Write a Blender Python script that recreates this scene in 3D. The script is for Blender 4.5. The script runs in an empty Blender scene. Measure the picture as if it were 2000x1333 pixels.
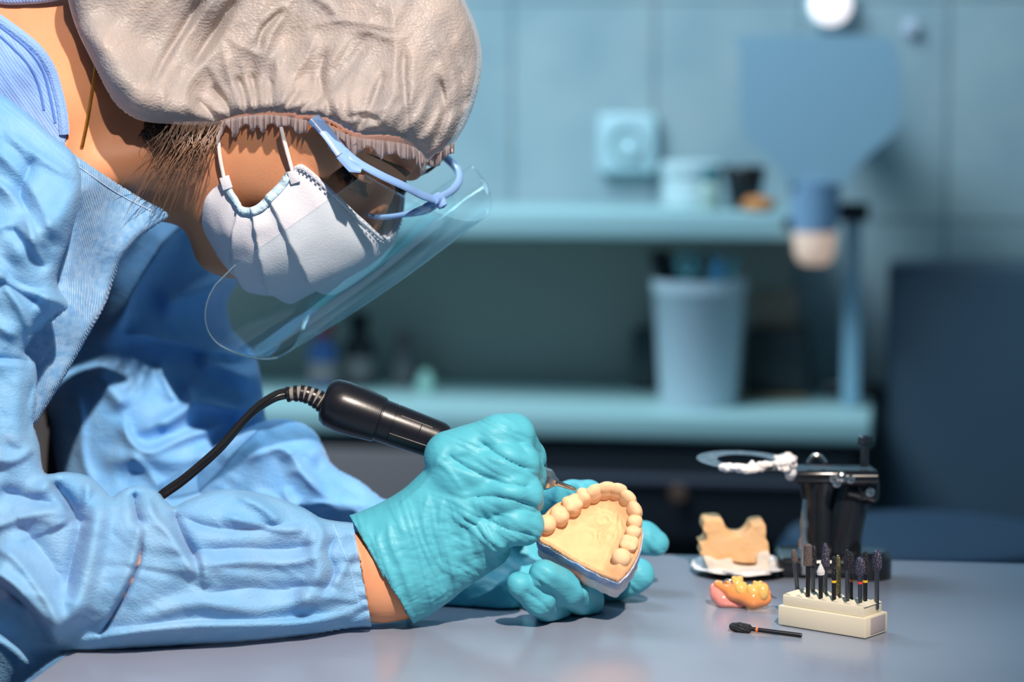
import bpy, bmesh, math, random
import numpy as np
from mathutils import Vector, Matrix, noise as mnoise

random.seed(7)
SC = bpy.context.scene
COL = SC.collection
R = math.radians

# ------------------------------------------------------------------ camera
FPX = 85.0 / 36.0 * 2000.0
TABLE_Z = 0.75
CAM_Z = TABLE_Z + 0.325
PITCH = math.atan(486.5 / FPX)
cd = bpy.data.cameras.new('camera')
cam = bpy.data.objects.new('camera', cd)
COL.objects.link(cam)
cam.location = (0, 0, CAM_Z)
cam.rotation_euler = (math.pi / 2 - PITCH, 0, 0)
cd.lens = 85
cd.sensor_width = 36
cd.clip_start = 0.05
cd.dof.use_dof = True
cd.dof.focus_distance = 1.455
cd.dof.aperture_fstop = 4.2
cd.dof.aperture_blades = 0
SC.camera = cam

# ------------------------------------------------------------------ exposure
SC.view_settings.view_transform = 'Standard'
SC.view_settings.look = 'None'
SC.view_settings.gamma = 1.0
SC.view_settings.use_curve_mapping = False
SC.view_settings.exposure = 0.0

# ------------------------------------------------------------------ world and lights
w = bpy.data.worlds.new('world')
SC.world = w
w.use_nodes = True
w.node_tree.nodes['Background'].inputs[0].default_value = (0.045, 0.19, 0.34, 1)
w.node_tree.nodes['Background'].inputs[1].default_value = 0.36

SUN_DIR = Vector((0.24, -0.70, 0.68)).normalized()
sd = bpy.data.lights.new('key_lamp', 'SPOT')
sd.energy = 435
sd.spot_size = R(28)
sd.spot_blend = 0.8
sd.shadow_soft_size = 0.022
sd.color = (1.0, 0.86, 0.74)
so = bpy.data.objects.new('key_lamp', sd)
COL.objects.link(so)
so.location = Vector((-0.165, 1.46, 0.91)) + SUN_DIR * 2.3
so.rotation_euler = SUN_DIR.to_track_quat('Z', 'Y').to_euler()


def area(name, loc, target, size, energy, color, sy=None):
    l = bpy.data.lights.new(name, 'AREA')
    l.energy = energy
    l.color = color
    l.size = size
    if sy:
        l.shape = 'RECTANGLE'
        l.size_y = sy
    o = bpy.data.objects.new(name, l)
    COL.objects.link(o)
    o.location = loc
    o.rotation_euler = (Vector(loc) - Vector(target)).to_track_quat('Z', 'Y').to_euler()
    return o


area('background_fill', (-0.55, 2.45, 2.2), (-0.15, 3.3, 0.95), 0.9, 41, (0.62, 0.87, 1.0))  # added cool fill for the wall's brightness gradient, no fixture modelled
area('side_fill', (-1.6, 1.3, 1.9), (0.0, 2.0, 0.9), 0.9, 3, (0.35, 0.62, 1.0))  # extra weak blue fill from the left, no window stands there


# ------------------------------------------------------------------ picture helpers
def P(px, py, Y):
    """point at world depth Y seen along the direction (px,py)"""
    dx = (px - 1000.0) / FPX
    dz = -(py - 666.5) / FPX
    c, s = math.cos(PITCH), math.sin(PITCH)
    wy = c + dz * s
    wz = -s + dz * c
    k = Y / wy
    return Vector((dx * k, Y, CAM_Z + wz * k))


def PN(px, py, Y):
    px = np.asarray(px, float); py = np.asarray(py, float); Y = np.asarray(Y, float)
    dx = (px - 1000.0) / FPX
    dz = -(py - 666.5) / FPX
    c, s = math.cos(PITCH), math.sin(PITCH)
    k = Y / (c + dz * s)
    return np.stack([dx * k, Y + 0 * px, CAM_Z + (-s + dz * c) * k], -1)


def proj(v):
    v = np.asarray(v)
    c, s = math.cos(PITCH), math.sin(PITCH)
    x = v[..., 0]; y = v[..., 1]; z = v[..., 2] - CAM_Z
    f = y * c - z * s
    u = y * s + z * c
    return 1000 + FPX * x / f, 666.5 - FPX * u / f


def PZ(px, py, z=TABLE_Z):
    """point where the direction meets the horizontal level z"""
    a = P(px, py, 1.0)
    k = (z - CAM_Z) / (a.z - CAM_Z)
    return Vector((a.x * k, k, z))


ROOM = R(9.5)
RX = Vector((math.cos(ROOM), -math.sin(ROOM), 0))
RY = Vector((math.sin(ROOM), math.cos(ROOM), 0))
W0 = Vector((0, 3.4, 0))


def RM(x, y, z):
    return W0 + RX * x + RY * y + Vector((0, 0, z))


def PR(px, py, ry):
    """room coords (x, z) where the direction meets the room plane y=ry"""
    a = P(px, py, 1.0) - Vector((0, 0, CAM_Z))
    k = (W0 + RY * ry).dot(RY) / a.dot(RY)
    q = a * k
    return (q - W0).dot(RX), q.z + CAM_Z


# ------------------------------------------------------------------ scene tree helpers
def tag(o, label=None, cat=None, group=None, kind=None):
    if label: o['label'] = label
    if cat: o['category'] = cat
    if group: o['group'] = group
    if kind: o['kind'] = kind
    return o


def empty(name, loc, label, cat, group=None, rz=0.0):
    o = bpy.data.objects.new(name, None)
    COL.objects.link(o)
    o.location = loc
    o.rotation_euler = (0, 0, rz)
    o.empty_display_size = 0.01
    tag(o, label, cat, group)
    return o


def link_mesh(name, me, mat, parent=None, smooth=True, world=True):
    o = bpy.data.objects.new(name, me)
    COL.objects.link(o)
    if mat is not None:
        for m in (mat if isinstance(mat, (list, tuple)) else [mat]):
            me.materials.append(m)
    if smooth:
        me.polygons.foreach_set('use_smooth', [True] * len(me.polygons))
    if parent is not None:
        o.parent = parent
        if world:   # vertices are in world space
            inv = Matrix.Identity(4)
            chain = []
            p = parent
            while p is not None:
                chain.append(p); p = p.parent
            M = Matrix.Identity(4)
            for p in reversed(chain):
                M = M @ p.matrix_parent_inverse @ (Matrix.Translation(p.location) @ p.rotation_euler.to_matrix().to_4x4())
            o.matrix_parent_inverse = M.inverted()
    return o


def mesh_np(name, verts, faces, mat, parent=None, smooth=True, sharp=None, world=True):
    me = bpy.data.meshes.new(name)
    me.from_pydata([tuple(map(float, v)) for v in verts], [], [tuple(map(int, f)) for f in faces])
    me.update()
    o = link_mesh(name, me, mat, parent, smooth, world)
    if sharp:
        shade_auto(me, sharp)
    return o


def shade_auto(me, deg):
    bm = bmesh.new(); bm.from_mesh(me)
    for e in bm.edges:
        if len(e.link_faces) == 2 and e.calc_face_angle(0) > R(deg):
            e.smooth = False
    bm.to_mesh(me); bm.free()


class MB:
    """collects shapes in one bmesh, linked as one object"""
    def __init__(s):
        s.bm = bmesh.new()

    def box(s, c, size, M=None, bev=0.0, seg=2):
        r = bmesh.ops.create_cube(s.bm, size=1.0)
        vs = r['verts']
        bmesh.ops.scale(s.bm, vec=size, verts=vs)
        if bev > 0:
            es = list({e for v in vs for e in v.link_edges})
            rb = bmesh.ops.bevel(s.bm, geom=es, offset=bev, segments=seg, affect='EDGES', profile=0.5)
            vs = list({v for f in rb['faces'] for v in f.verts} | {v for v in vs if v.is_valid})
        T = Matrix.Translation(Vector(c))
        if M is not None:
            T = T @ M
        bmesh.ops.transform(s.bm, matrix=T, verts=[v for v in vs if v.is_valid])
        return s

    def lathe(s, prof, a, axis=(0, 0, 1), n=24, cap=True):
        """prof: (distance along axis, radius)"""
        ax = Vector(axis).normalized()
        u = ax.orthogonal().normalized(); v = ax.cross(u)
        a = Vector(a)
        rings = []
        for (t, r) in prof:
            if r < 1e-6:
                rings.append([s.bm.verts.new(a + ax * t)])
            else:
                rings.append([s.bm.verts.new(a + ax * t + (u * math.cos(2 * math.pi * k / n) + v * math.sin(2 * math.pi * k / n)) * r) for k in range(n)])
        for A, B in zip(rings[:-1], rings[1:]):
            for k in range(n):
                k2 = (k + 1) % n
                if len(A) == 1 and len(B) == 1: continue
                if len(A) == 1: s.bm.faces.new((A[0], B[k], B[k2]))
                elif len(B) == 1: s.bm.faces.new((A[k], B[0], A[k2]))
                else: s.bm.faces.new((A[k], B[k], B[k2], A[k2]))
        if cap:
            if len(rings[0]) > 1: s.bm.faces.new(rings[0][::-1])
            if len(rings[-1]) > 1: s.bm.faces.new(rings[-1])
        return s

    def tube(s, pts, rad, n=8, cap=True, flat=1.0):
        pts = [Vector(p) for p in pts]
        rings = []
        prev = None
        for i, p in enumerate(pts):
            t = (pts[min(i + 1, len(pts) - 1)] - pts[max(i - 1, 0)]).normalized()
            if prev is None:
                u = t.orthogonal().normalized()
            else:
                u = (prev - t * prev.dot(t)).normalized()
            prev = u
            v = t.cross(u)
            r = rad[i] if isinstance(rad, (list, tuple)) else rad
            rings.append([s.bm.verts.new(p + (u * math.cos(2 * math.pi * k / n) + v * flat * math.sin(2 * math.pi * k / n)) * r) for k in range(n)])
        for A, B in zip(rings[:-1], rings[1:]):
            for k in range(n):
                k2 = (k + 1) % n
                s.bm.faces.new((A[k], B[k], B[k2], A[k2]))
        if cap:
            s.bm.faces.new(rings[0][::-1]); s.bm.faces.new(rings[-1])
        return s

    def prism(s, poly, h, M=None, bev=0.0):
        vs = [s.bm.verts.new((x, y, 0)) for x, y in poly]
        f = s.bm.faces.new(vs)
        r = bmesh.ops.extrude_face_region(s.bm, geom=[f])
        nv = [g for g in r['geom'] if isinstance(g, bmesh.types.BMVert)]
        bmesh.ops.translate(s.bm, vec=(0, 0, h), verts=nv)
        allv = vs + nv
        if bev > 0:
            es = [e for e in {e for v in allv for e in v.link_edges}]
            rb = bmesh.ops.bevel(s.bm, geom=es, offset=bev, segments=2, affect='EDGES', profile=0.5)
            allv = list({v for ff in rb['faces'] for v in ff.verts} | {v for v in allv if v.is_valid})
        if M is not None:
            bmesh.ops.transform(s.bm, matrix=M, verts=[v for v in allv if v.is_valid])
        return s

    def build(s, name, mat, parent=None, smooth=True, sharp=35, world=True):
        bmesh.ops.recalc_face_normals(s.bm, faces=s.bm.faces[:])
        me = bpy.data.meshes.new(name)
        s.bm.to_mesh(me); s.bm.free()
        o = link_mesh(name, me, mat, parent, smooth, world)
        if smooth and sharp:
            shade_auto(me, sharp)
        return o


def rot_room():
    return Matrix(((RX.x, RY.x, 0, 0), (RX.y, RY.y, 0, 0), (0, 0, 1, 0), (0, 0, 0, 1)))


RR = rot_room()


def crom(pts, n=8, closed=False):
    """Catmull-Rom through points of any dimension"""
    a = np.array([list(p) for p in pts], float)
    m = len(a)
    out = []
    rng = range(m) if closed else range(m - 1)
    for i in rng:
        if closed:
            p0, p1, p2, p3 = a[(i - 1) % m], a[i], a[(i + 1) % m], a[(i + 2) % m]
        else:
            p0, p1, p2, p3 = a[max(i - 1, 0)], a[i], a[i + 1], a[min(i + 2, m - 1)]
        for k in range(n):
            t = k / n
            out.append(0.5 * ((2 * p1) + (-p0 + p2) * t + (2 * p0 - 5 * p1 + 4 * p2 - p3) * t * t + (-p0 + 3 * p1 - 3 * p2 + p3) * t ** 3))
    if not closed:
        out.append(a[-1])
    return np.array(out)


# ------------------------------------------------------------------ numpy noise
_rs = np.random.RandomState(11)
_lat = _rs.rand(64, 64, 64).astype(np.float32)


def vnoise(x, y, z):
    xi = np.floor(x).astype(int); yi = np.floor(y).astype(int); zi = np.floor(z).astype(int)
    fx = x - xi; fy = y - yi; fz = z - zi
    fx = fx * fx * (3 - 2 * fx); fy = fy * fy * (3 - 2 * fy); fz = fz * fz * (3 - 2 * fz)
    def L(a, b, c): return _lat[(xi + a) & 63, (yi + b) & 63, (zi + c) & 63]
    v = ((L(0,0,0)*(1-fx)+L(1,0,0)*fx)*(1-fy)+(L(0,1,0)*(1-fx)+L(1,1,0)*fx)*fy)*(1-fz) + \
        ((L(0,0,1)*(1-fx)+L(1,0,1)*fx)*(1-fy)+(L(0,1,1)*(1-fx)+L(1,1,1)*fx)*fy)*fz
    return v * 2 - 1


def ridged(x, y, z):
    return 1 - np.abs(vnoise(x, y, z)) * 2


def wrinkle(px, py, ang, along, across, seed=0.0, warp=0.6):
    """anisotropic crumple field in picture-direction units, roughly -1..1"""
    c, s = math.cos(R(ang)), math.sin(R(ang))
    u = (px * c + py * s) / along
    v = (-px * s + py * c) / across
    wv = vnoise(u * 0.7 + seed, v * 0.5, 0 * u + seed * 3.1) * warp
    return ridged(u + wv, v + wv * 1.7, 0 * u + seed)


# ------------------------------------------------------------------ distance to polylines in (px,py)
def seg_dist(px, py, line):
    """distance, signed side, and 0..1 position along an open polyline"""
    best = np.full(px.shape, 1e9); side = np.zeros(px.shape); tt = np.zeros(px.shape)
    line = np.asarray(line, float)
    L = np.r_[0, np.cumsum(np.hypot(*(line[1:] - line[:-1]).T))]
    for i in range(len(line) - 1):
        a, b = line[i], line[i + 1]
        d = b - a; l2 = max((d ** 2).sum(), 1e-9)
        t = np.clip(((px - a[0]) * d[0] + (py - a[1]) * d[1]) / l2, 0, 1)
        qx = a[0] + d[0] * t; qy = a[1] + d[1] * t
        dd = np.hypot(px - qx, py - qy)
        m = dd < best
        best = np.where(m, dd, best)
        cr = d[0] * (py - a[1]) - d[1] * (px - a[0])
        side = np.where(m, np.sign(cr), side)
        tt = np.where(m, (L[i] + t * (L[i + 1] - L[i])) / L[-1], tt)
    return best, side, tt


def folds_h(px, py, folds):
    """sum of hand-placed folds: (points, amplitude m, width px, kind)
    kinds: r ridge, g soft mound, s overlap (high on the right-hand side of travel), v valley"""
    h = np.zeros(px.shape)
    for fo in folds:
        pts, amp, wd, kind = fo[:4]
        line = crom(pts, 6) if len(pts) > 2 else np.array(pts, float)
        x0, y0 = line.min(0) - 5 * wd; x1, y1 = line.max(0) + 5 * wd
        m = (px > x0) & (px < x1) & (py > y0) & (py < y1)
        if not m.any(): continue
        d, sd_, t = seg_dist(px[m], py[m], line)
        env = np.clip(np.minimum(t, 1 - t) * 5, 0, 1)
        env = env * env * (3 - 2 * env)
        if len(fo) > 4 and fo[4] == 'a': env = np.clip((1 - t) * 4, 0, 1)
        if len(fo) > 4 and fo[4] == 'b': env = np.clip(t * 4, 0, 1)
        if len(fo) > 4 and fo[4] == 'n': env = np.ones_like(t)
        if kind == 'r': q = np.exp(-d / wd)
        elif kind == 'g': q = np.exp(-(d / wd) ** 2)
        elif kind == 'v': q = -np.exp(-(d / wd) ** 1.3)
        elif kind == 's':
            sg = d * sd_
            q = np.where(sg > 0, np.exp(-sg / wd), np.exp(-np.clip(-sg, 0, None) / 5.0))
        h[m] += amp * env * q
    return h


# ------------------------------------------------------------------ inflated cloth body
def poly_sd(px, py, poly):
    """signed distance (inside +) and nearest boundary point"""
    n = len(poly)
    best = np.full(px.shape, 1e9); bx = np.zeros(px.shape); by = np.zeros(px.shape)
    ins = np.zeros(px.shape, bool)
    for i in range(n):
        a = poly[i]; b = poly[(i + 1) % n]
        d = b - a; l2 = max((d ** 2).sum(), 1e-9)
        t = np.clip(((px - a[0]) * d[0] + (py - a[1]) * d[1]) / l2, 0, 1)
        qx = a[0] + d[0] * t; qy = a[1] + d[1] * t
        dd = np.hypot(px - qx, py - qy)
        m = dd < best
        best = np.where(m, dd, best); bx = np.where(m, qx, bx); by = np.where(m, qy, by)
        if a[1] != b[1]:
            c = ((a[1] > py) != (b[1] > py)) & (px < (b[0] - a[0]) * (py - a[1]) / (b[1] - a[1]) + a[0])
            ins ^= c
    return np.where(ins, best, -best), bx, by


def ctrl_depth(ctrl):
    c = np.array(ctrl, float)
    def f(px, py):
        if len(c) == 1: return np.full(np.shape(px), c[0, 2])
        num = 0; den = 0
        for x, y, Y in c:
            wt = 1.0 / (((px - x) ** 2 + (py - y) ** 2) / 1e4 + 0.15) ** 1.5
            num = num + wt * Y; den = den + wt
        return num / den
    return f


def poisson(mask, iters=0):
    phi = np.zeros(mask.shape)
    # coarse-to-fine
    if min(mask.shape) > 40:
        ms = mask[::2, ::2]
        cph = poisson(ms)
        up = np.kron(cph, np.ones((2, 2)))[:mask.shape[0], :mask.shape[1]] * 4
        phi[:up.shape[0], :up.shape[1]] = up
        phi *= mask
        n = 60
    else:
        n = 900
    mk = mask.astype(float)
    for _ in range(n):
        a = np.zeros_like(phi)
        a[1:-1, 1:-1] = (phi[2:, 1:-1] + phi[:-2, 1:-1] + phi[1:-1, 2:] + phi[1:-1, :-2] + 1.0) / 4
        phi = a * mk
    return phi


def inflate(name, outline, ctrl, mat, parent=None, step=4.0, kf=1.0, kb=1.0, cap=0.2, fold=None, smooth_n=4,
            zmin=None, raw=False, bbox=None, edge=0.0, cuts=None, rest=False):
    """cloth body: an outline with real thickness on both sides; kf/kb scale the front/back swelling"""
    poly = np.asarray(outline, float) if raw else crom(outline, smooth_n, closed=True)
    x0, y0 = poly.min(0) - 3 * step; x1, y1 = poly.max(0) + 3 * step
    xs = np.arange(x0, x1, step); ys = np.arange(y0, y1, step)
    X, Y = np.meshgrid(xs, ys)
    sdv, bx, by = poly_sd(X, Y, poly)
    keep = sdv > -0.7 * step
    snap = sdv < 0.45 * step
    GX = np.where(snap, bx, X); GY = np.where(snap, by, Y)
    phi = poisson(sdv > 0)
    t = np.sqrt(np.maximum(2 * phi, 0)) * step      # a strip becomes a round tube
    # soften lattice noise
    for _ in range(2):
        t[1:-1, 1:-1] = 0.5 * t[1:-1, 1:-1] + 0.125 * (t[2:, 1:-1] + t[:-2, 1:-1] + t[1:-1, 2:] + t[1:-1, :-2])
    t = np.where(snap, 0, t)
    dep = ctrl_depth(ctrl)(GX, GY)
    S = FPX / dep
    tm = t / S
    tf = cap * np.tanh(tm * kf / cap) + edge
    tb = cap * np.tanh(tm * kb / cap) + edge
    fh = np.zeros_like(tf)
    if fold is not None:
        fh = fold(GX, GY) * np.clip(sdv / 8.0, 0, 1)
        for _ in range(2):
            fh[1:-1, 1:-1] = 0.25 * fh[1:-1, 1:-1] + 0.125 * (fh[2:, 1:-1] + fh[:-2, 1:-1] + fh[1:-1, 2:] + fh[1:-1, :-2]) + 0.0625 * (fh[2:, 2:] + fh[:-2, :-2] + fh[2:, :-2] + fh[:-2, 2:])
    VF = PN(GX, GY, dep - tf - fh)
    VB = PN(GX, GY, dep + tb)
    idx = -np.ones(X.shape, int)
    cell = keep[:-1, :-1] & keep[1:, :-1] & keep[:-1, 1:] & keep[1:, 1:]
    used = np.zeros(X.shape, bool)
    used[:-1, :-1] |= cell; used[1:, :-1] |= cell; used[:-1, 1:] |= cell; used[1:, 1:] |= cell
    idx[used] = np.arange(used.sum())
    n = used.sum()
    V = np.concatenate([VF[used], VB[used]])
    jj, ii = np.nonzero(cell)
    a = idx[jj, ii]; b = idx[jj, ii + 1]; c = idx[jj + 1, ii + 1]; d = idx[jj + 1, ii]
    front = np.stack([a, d, c, b], 1)
    back = np.stack([a, b, c, d], 1) + n
    # side wall between front and back boundary
    e = {}
    for f in front:
        for k in range(4):
            e[(f[k], f[(k + 1) % 4])] = 1
    side = []
    for (p, q) in e:
        if (q, p) not in e:
            side.append((q, p, p + n, q + n))
    if zmin is not None:
        V[:, 2] = np.maximum(V[:, 2], zmin)
    F = [tuple(f) for f in front] + [tuple(f) for f in back] + side
    me = bpy.data.meshes.new(name)
    me.from_pydata(V.tolist(), [], [tuple(int(q) for q in f) for f in F])
    bm = bmesh.new(); bm.from_mesh(me)
    bmesh.ops.remove_doubles(bm, verts=bm.verts[:], dist=0.00025)
    bmesh.ops.recalc_face_normals(bm, faces=bm.faces[:])
    if cuts: cut_open(bm, cuts)
    bm.to_mesh(me); bm.free()
    o = link_mesh(name, me, mat, parent)
    if cuts:
        md = o.modifiers.new('thickness', 'SOLIDIFY'); md.thickness = 0.0009; md.offset = 1
    return o


def cut_open(bm, cuts):
    """opens a sleeve or glove: drops what lies left of a->b"""
    o_ = Vector((0, 0, CAM_Z))
    for (a, b_) in cuts:
        va = P(a[0], a[1], 1.5) - o_; vb = P(b_[0], b_[1], 1.5) - o_
        no = vb.cross(va).normalized()
        g = bm.verts[:] + bm.edges[:] + bm.faces[:]
        bmesh.ops.bisect_plane(bm, geom=g, plane_co=o_, plane_no=no, clear_outer=True)


def rest_on_table(ob, lift=0.0008):
    me_ = ob.data
    co = np.empty(len(me_.vertices) * 3); me_.vertices.foreach_get('co', co); co = co.reshape(-1, 3)
    rel = co[:, :2] - np.array([o0.x, o0.y])
    u = rel @ np.array([e_tab.x, e_tab.y]); v = rel @ np.array([n_tab.x, n_tab.y])
    over = (u > -0.006) & (v > -0.006)
    co[over, 2] = np.maximum(co[over, 2], TABLE_Z + lift)
    me_.vertices.foreach_set('co', co.ravel()); me_.update()


# ------------------------------------------------------------------ distance fields
class Field:
    def __init__(s, lo, hi, h, fine=None, hf=None):
        """rectilinear grid; fine = (lo,hi) box with spacing hf"""
        ax = []
        for k in range(3):
            if fine is None:
                ax.append(np.arange(lo[k], hi[k] + h, h))
            else:
                ax.append(np.r_[np.arange(lo[k], fine[0][k], h), np.arange(fine[0][k], fine[1][k], hf), np.arange(fine[1][k], hi[k] + h, h)])
        s.ax = ax
        s.F = np.full([len(a) for a in ax], 1.0, np.float32)

    def _sl(s, lo, hi):
        sl = []
        for k in range(3):
            a = np.searchsorted(s.ax[k], lo[k]); b = np.searchsorted(s.ax[k], hi[k])
            sl.append(slice(max(a - 1, 0), min(b + 1, len(s.ax[k]))))
        return tuple(sl)

    def _grid(s, sl):
        return np.meshgrid(*[s.ax[k][sl[k]] for k in range(3)], indexing='ij', sparse=True)

    def _mix(s, sl, d, k, op):
        A = s.F[sl]
        if op == 'add':
            hh = np.clip(0.5 + 0.5 * (A - d) / k, 0, 1)
            s.F[sl] = A * (1 - hh) + d * hh - k * hh * (1 - hh)
        else:
            hh = np.clip(0.5 - 0.5 * (A + d) / k, 0, 1)
            s.F[sl] = A * (1 - hh) - d * hh + k * hh * (1 - hh)

    def cone(s, a, b, ra, rb, k=0.006, op='add'):
        a = np.array(a, float); b = np.array(b, float)
        m = max(ra, rb) + 3 * k + 0.02
        sl = s._sl(np.minimum(a, b) - m, np.maximum(a, b) + m)
        X, Y, Z = s._grid(sl)
        d = b - a; l2 = max(float(d @ d), 1e-12)
        t = np.clip(((X - a[0]) * d[0] + (Y - a[1]) * d[1] + (Z - a[2]) * d[2]) / l2, 0, 1)
        D = np.sqrt((X - a[0] - d[0] * t) ** 2 + (Y - a[1] - d[1] * t) ** 2 + (Z - a[2] - d[2] * t) ** 2) - (ra + (rb - ra) * t)
        s._mix(sl, D, k, op)

    def ell(s, c, r, M=None, k=0.006, op='add'):
        c = np.array(c, float); r = np.array(r, float)
        m = r.max() + 3 * k + 0.02
        sl = s._sl(c - m, c + m)
        X, Y, Z = s._grid(sl)
        X = X - c[0]; Y = Y - c[1]; Z = Z - c[2]
        if M is None: M = np.eye(3)
        M = np.array(M)       # rows = local axes
        q = [(X * M[i, 0] + Y * M[i, 1] + Z * M[i, 2]) for i in range(3)]
        k0 = np.sqrt(sum((q[i] / r[i]) ** 2 for i in range(3)))
        k1 = np.sqrt(sum((q[i] / r[i] ** 2) ** 2 for i in range(3))) + 1e-9
        s._mix(sl, k0 * (k0 - 1) / k1, k, op)

    def mesh(s):
        F = s.F; ax = s.ax
        ins = F < 0
        c = [slice(None, -1), slice(1, None)]
        cnt = np.zeros([n - 1 for n in F.shape], np.int8)
        for i in (0, 1):
            for j in (0, 1):
                for k in (0, 1):
                    cnt += ins[c[i], c[j], c[k]]
        act = (cnt > 0) & (cnt < 8)
        I, J, K = np.nonzero(act)
        idx = -np.ones(act.shape, np.int64); idx[act] = np.arange(len(I))
        pos = np.zeros((len(I), 3)); num = np.zeros(len(I))
        corners = [(a, b, d) for a in (0, 1) for b in (0, 1) for d in (0, 1)]
        for p in corners:
            for axk in range(3):
                if p[axk] == 1: continue
                q = list(p); q[axk] = 1
                f0 = F[I + p[0], J + p[1], K + p[2]].astype(float); f1 = F[I + q[0], J + q[1], K + q[2]].astype(float)
                m = (f0 < 0) != (f1 < 0)
                t = np.where(m, f0 / np.where(m, f0 - f1, 1), 0)
                g0 = np.stack([ax[0][I + p[0]], ax[1][J + p[1]], ax[2][K + p[2]]], 1)
                g1 = np.stack([ax[0][I + q[0]], ax[1][J + q[1]], ax[2][K + q[2]]], 1)
                pos += np.where(m[:, None], g0 + (g1 - g0) * t[:, None], 0); num += m
        pos /= num[:, None]
        faces = []
        # x edges
        for axk in range(3):
            sh = list(F.shape)
            s0 = [slice(1, -1)] * 3; s1 = [slice(1, -1)] * 3
            s0[axk] = slice(None, -1); s1[axk] = slice(1, None)
            a = ins[tuple(s0)]; b = ins[tuple(s1)]
            ch = np.nonzero(a != b)
            g = [ch[k] + (0 if k == axk else 1) for k in range(3)]
            u, v = (axk + 1) % 3, (axk + 2) % 3
            def cell(du, dv):
                h = [g[0].copy(), g[1].copy(), g[2].copy()]
                h[u] = h[u] - du; h[v] = h[v] - dv
                return idx[h[0], h[1], h[2]]
            q = np.stack([cell(0, 0), cell(1, 0), cell(1, 1), cell(0, 1)], 1)
            fl = ~a[ch]
            q[fl] = q[fl][:, ::-1]
            faces.append(q)
        Fc = np.concatenate(faces)
        Fc = Fc[(Fc >= 0).all(1)]
        return pos, Fc


def vnormals(V, F):
    n = np.zeros_like(V)
    a = V[F[:, 0]]; b = V[F[:, 1]]; c = V[F[:, 2]]; d = V[F[:, 3]]
    fn = np.cross(c - a, d - b)
    for k in range(4):
        np.add.at(n, F[:, k], fn)
    return n / (np.linalg.norm(n, axis=1, keepdims=True) + 1e-12)


def relax(V, F, n=2, lam=0.5):
    for _ in range(n):
        acc = np.zeros_like(V); cnt = np.zeros(len(V))
        for k in range(4):
            for j in (1, 3):
                np.add.at(acc, F[:, k], V[F[:, (k + j) % 4]]); np.add.at(cnt, F[:, k], 1)
        V = V * (1 - lam) + lam * acc / np.maximum(cnt, 1)[:, None]
    return V


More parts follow.
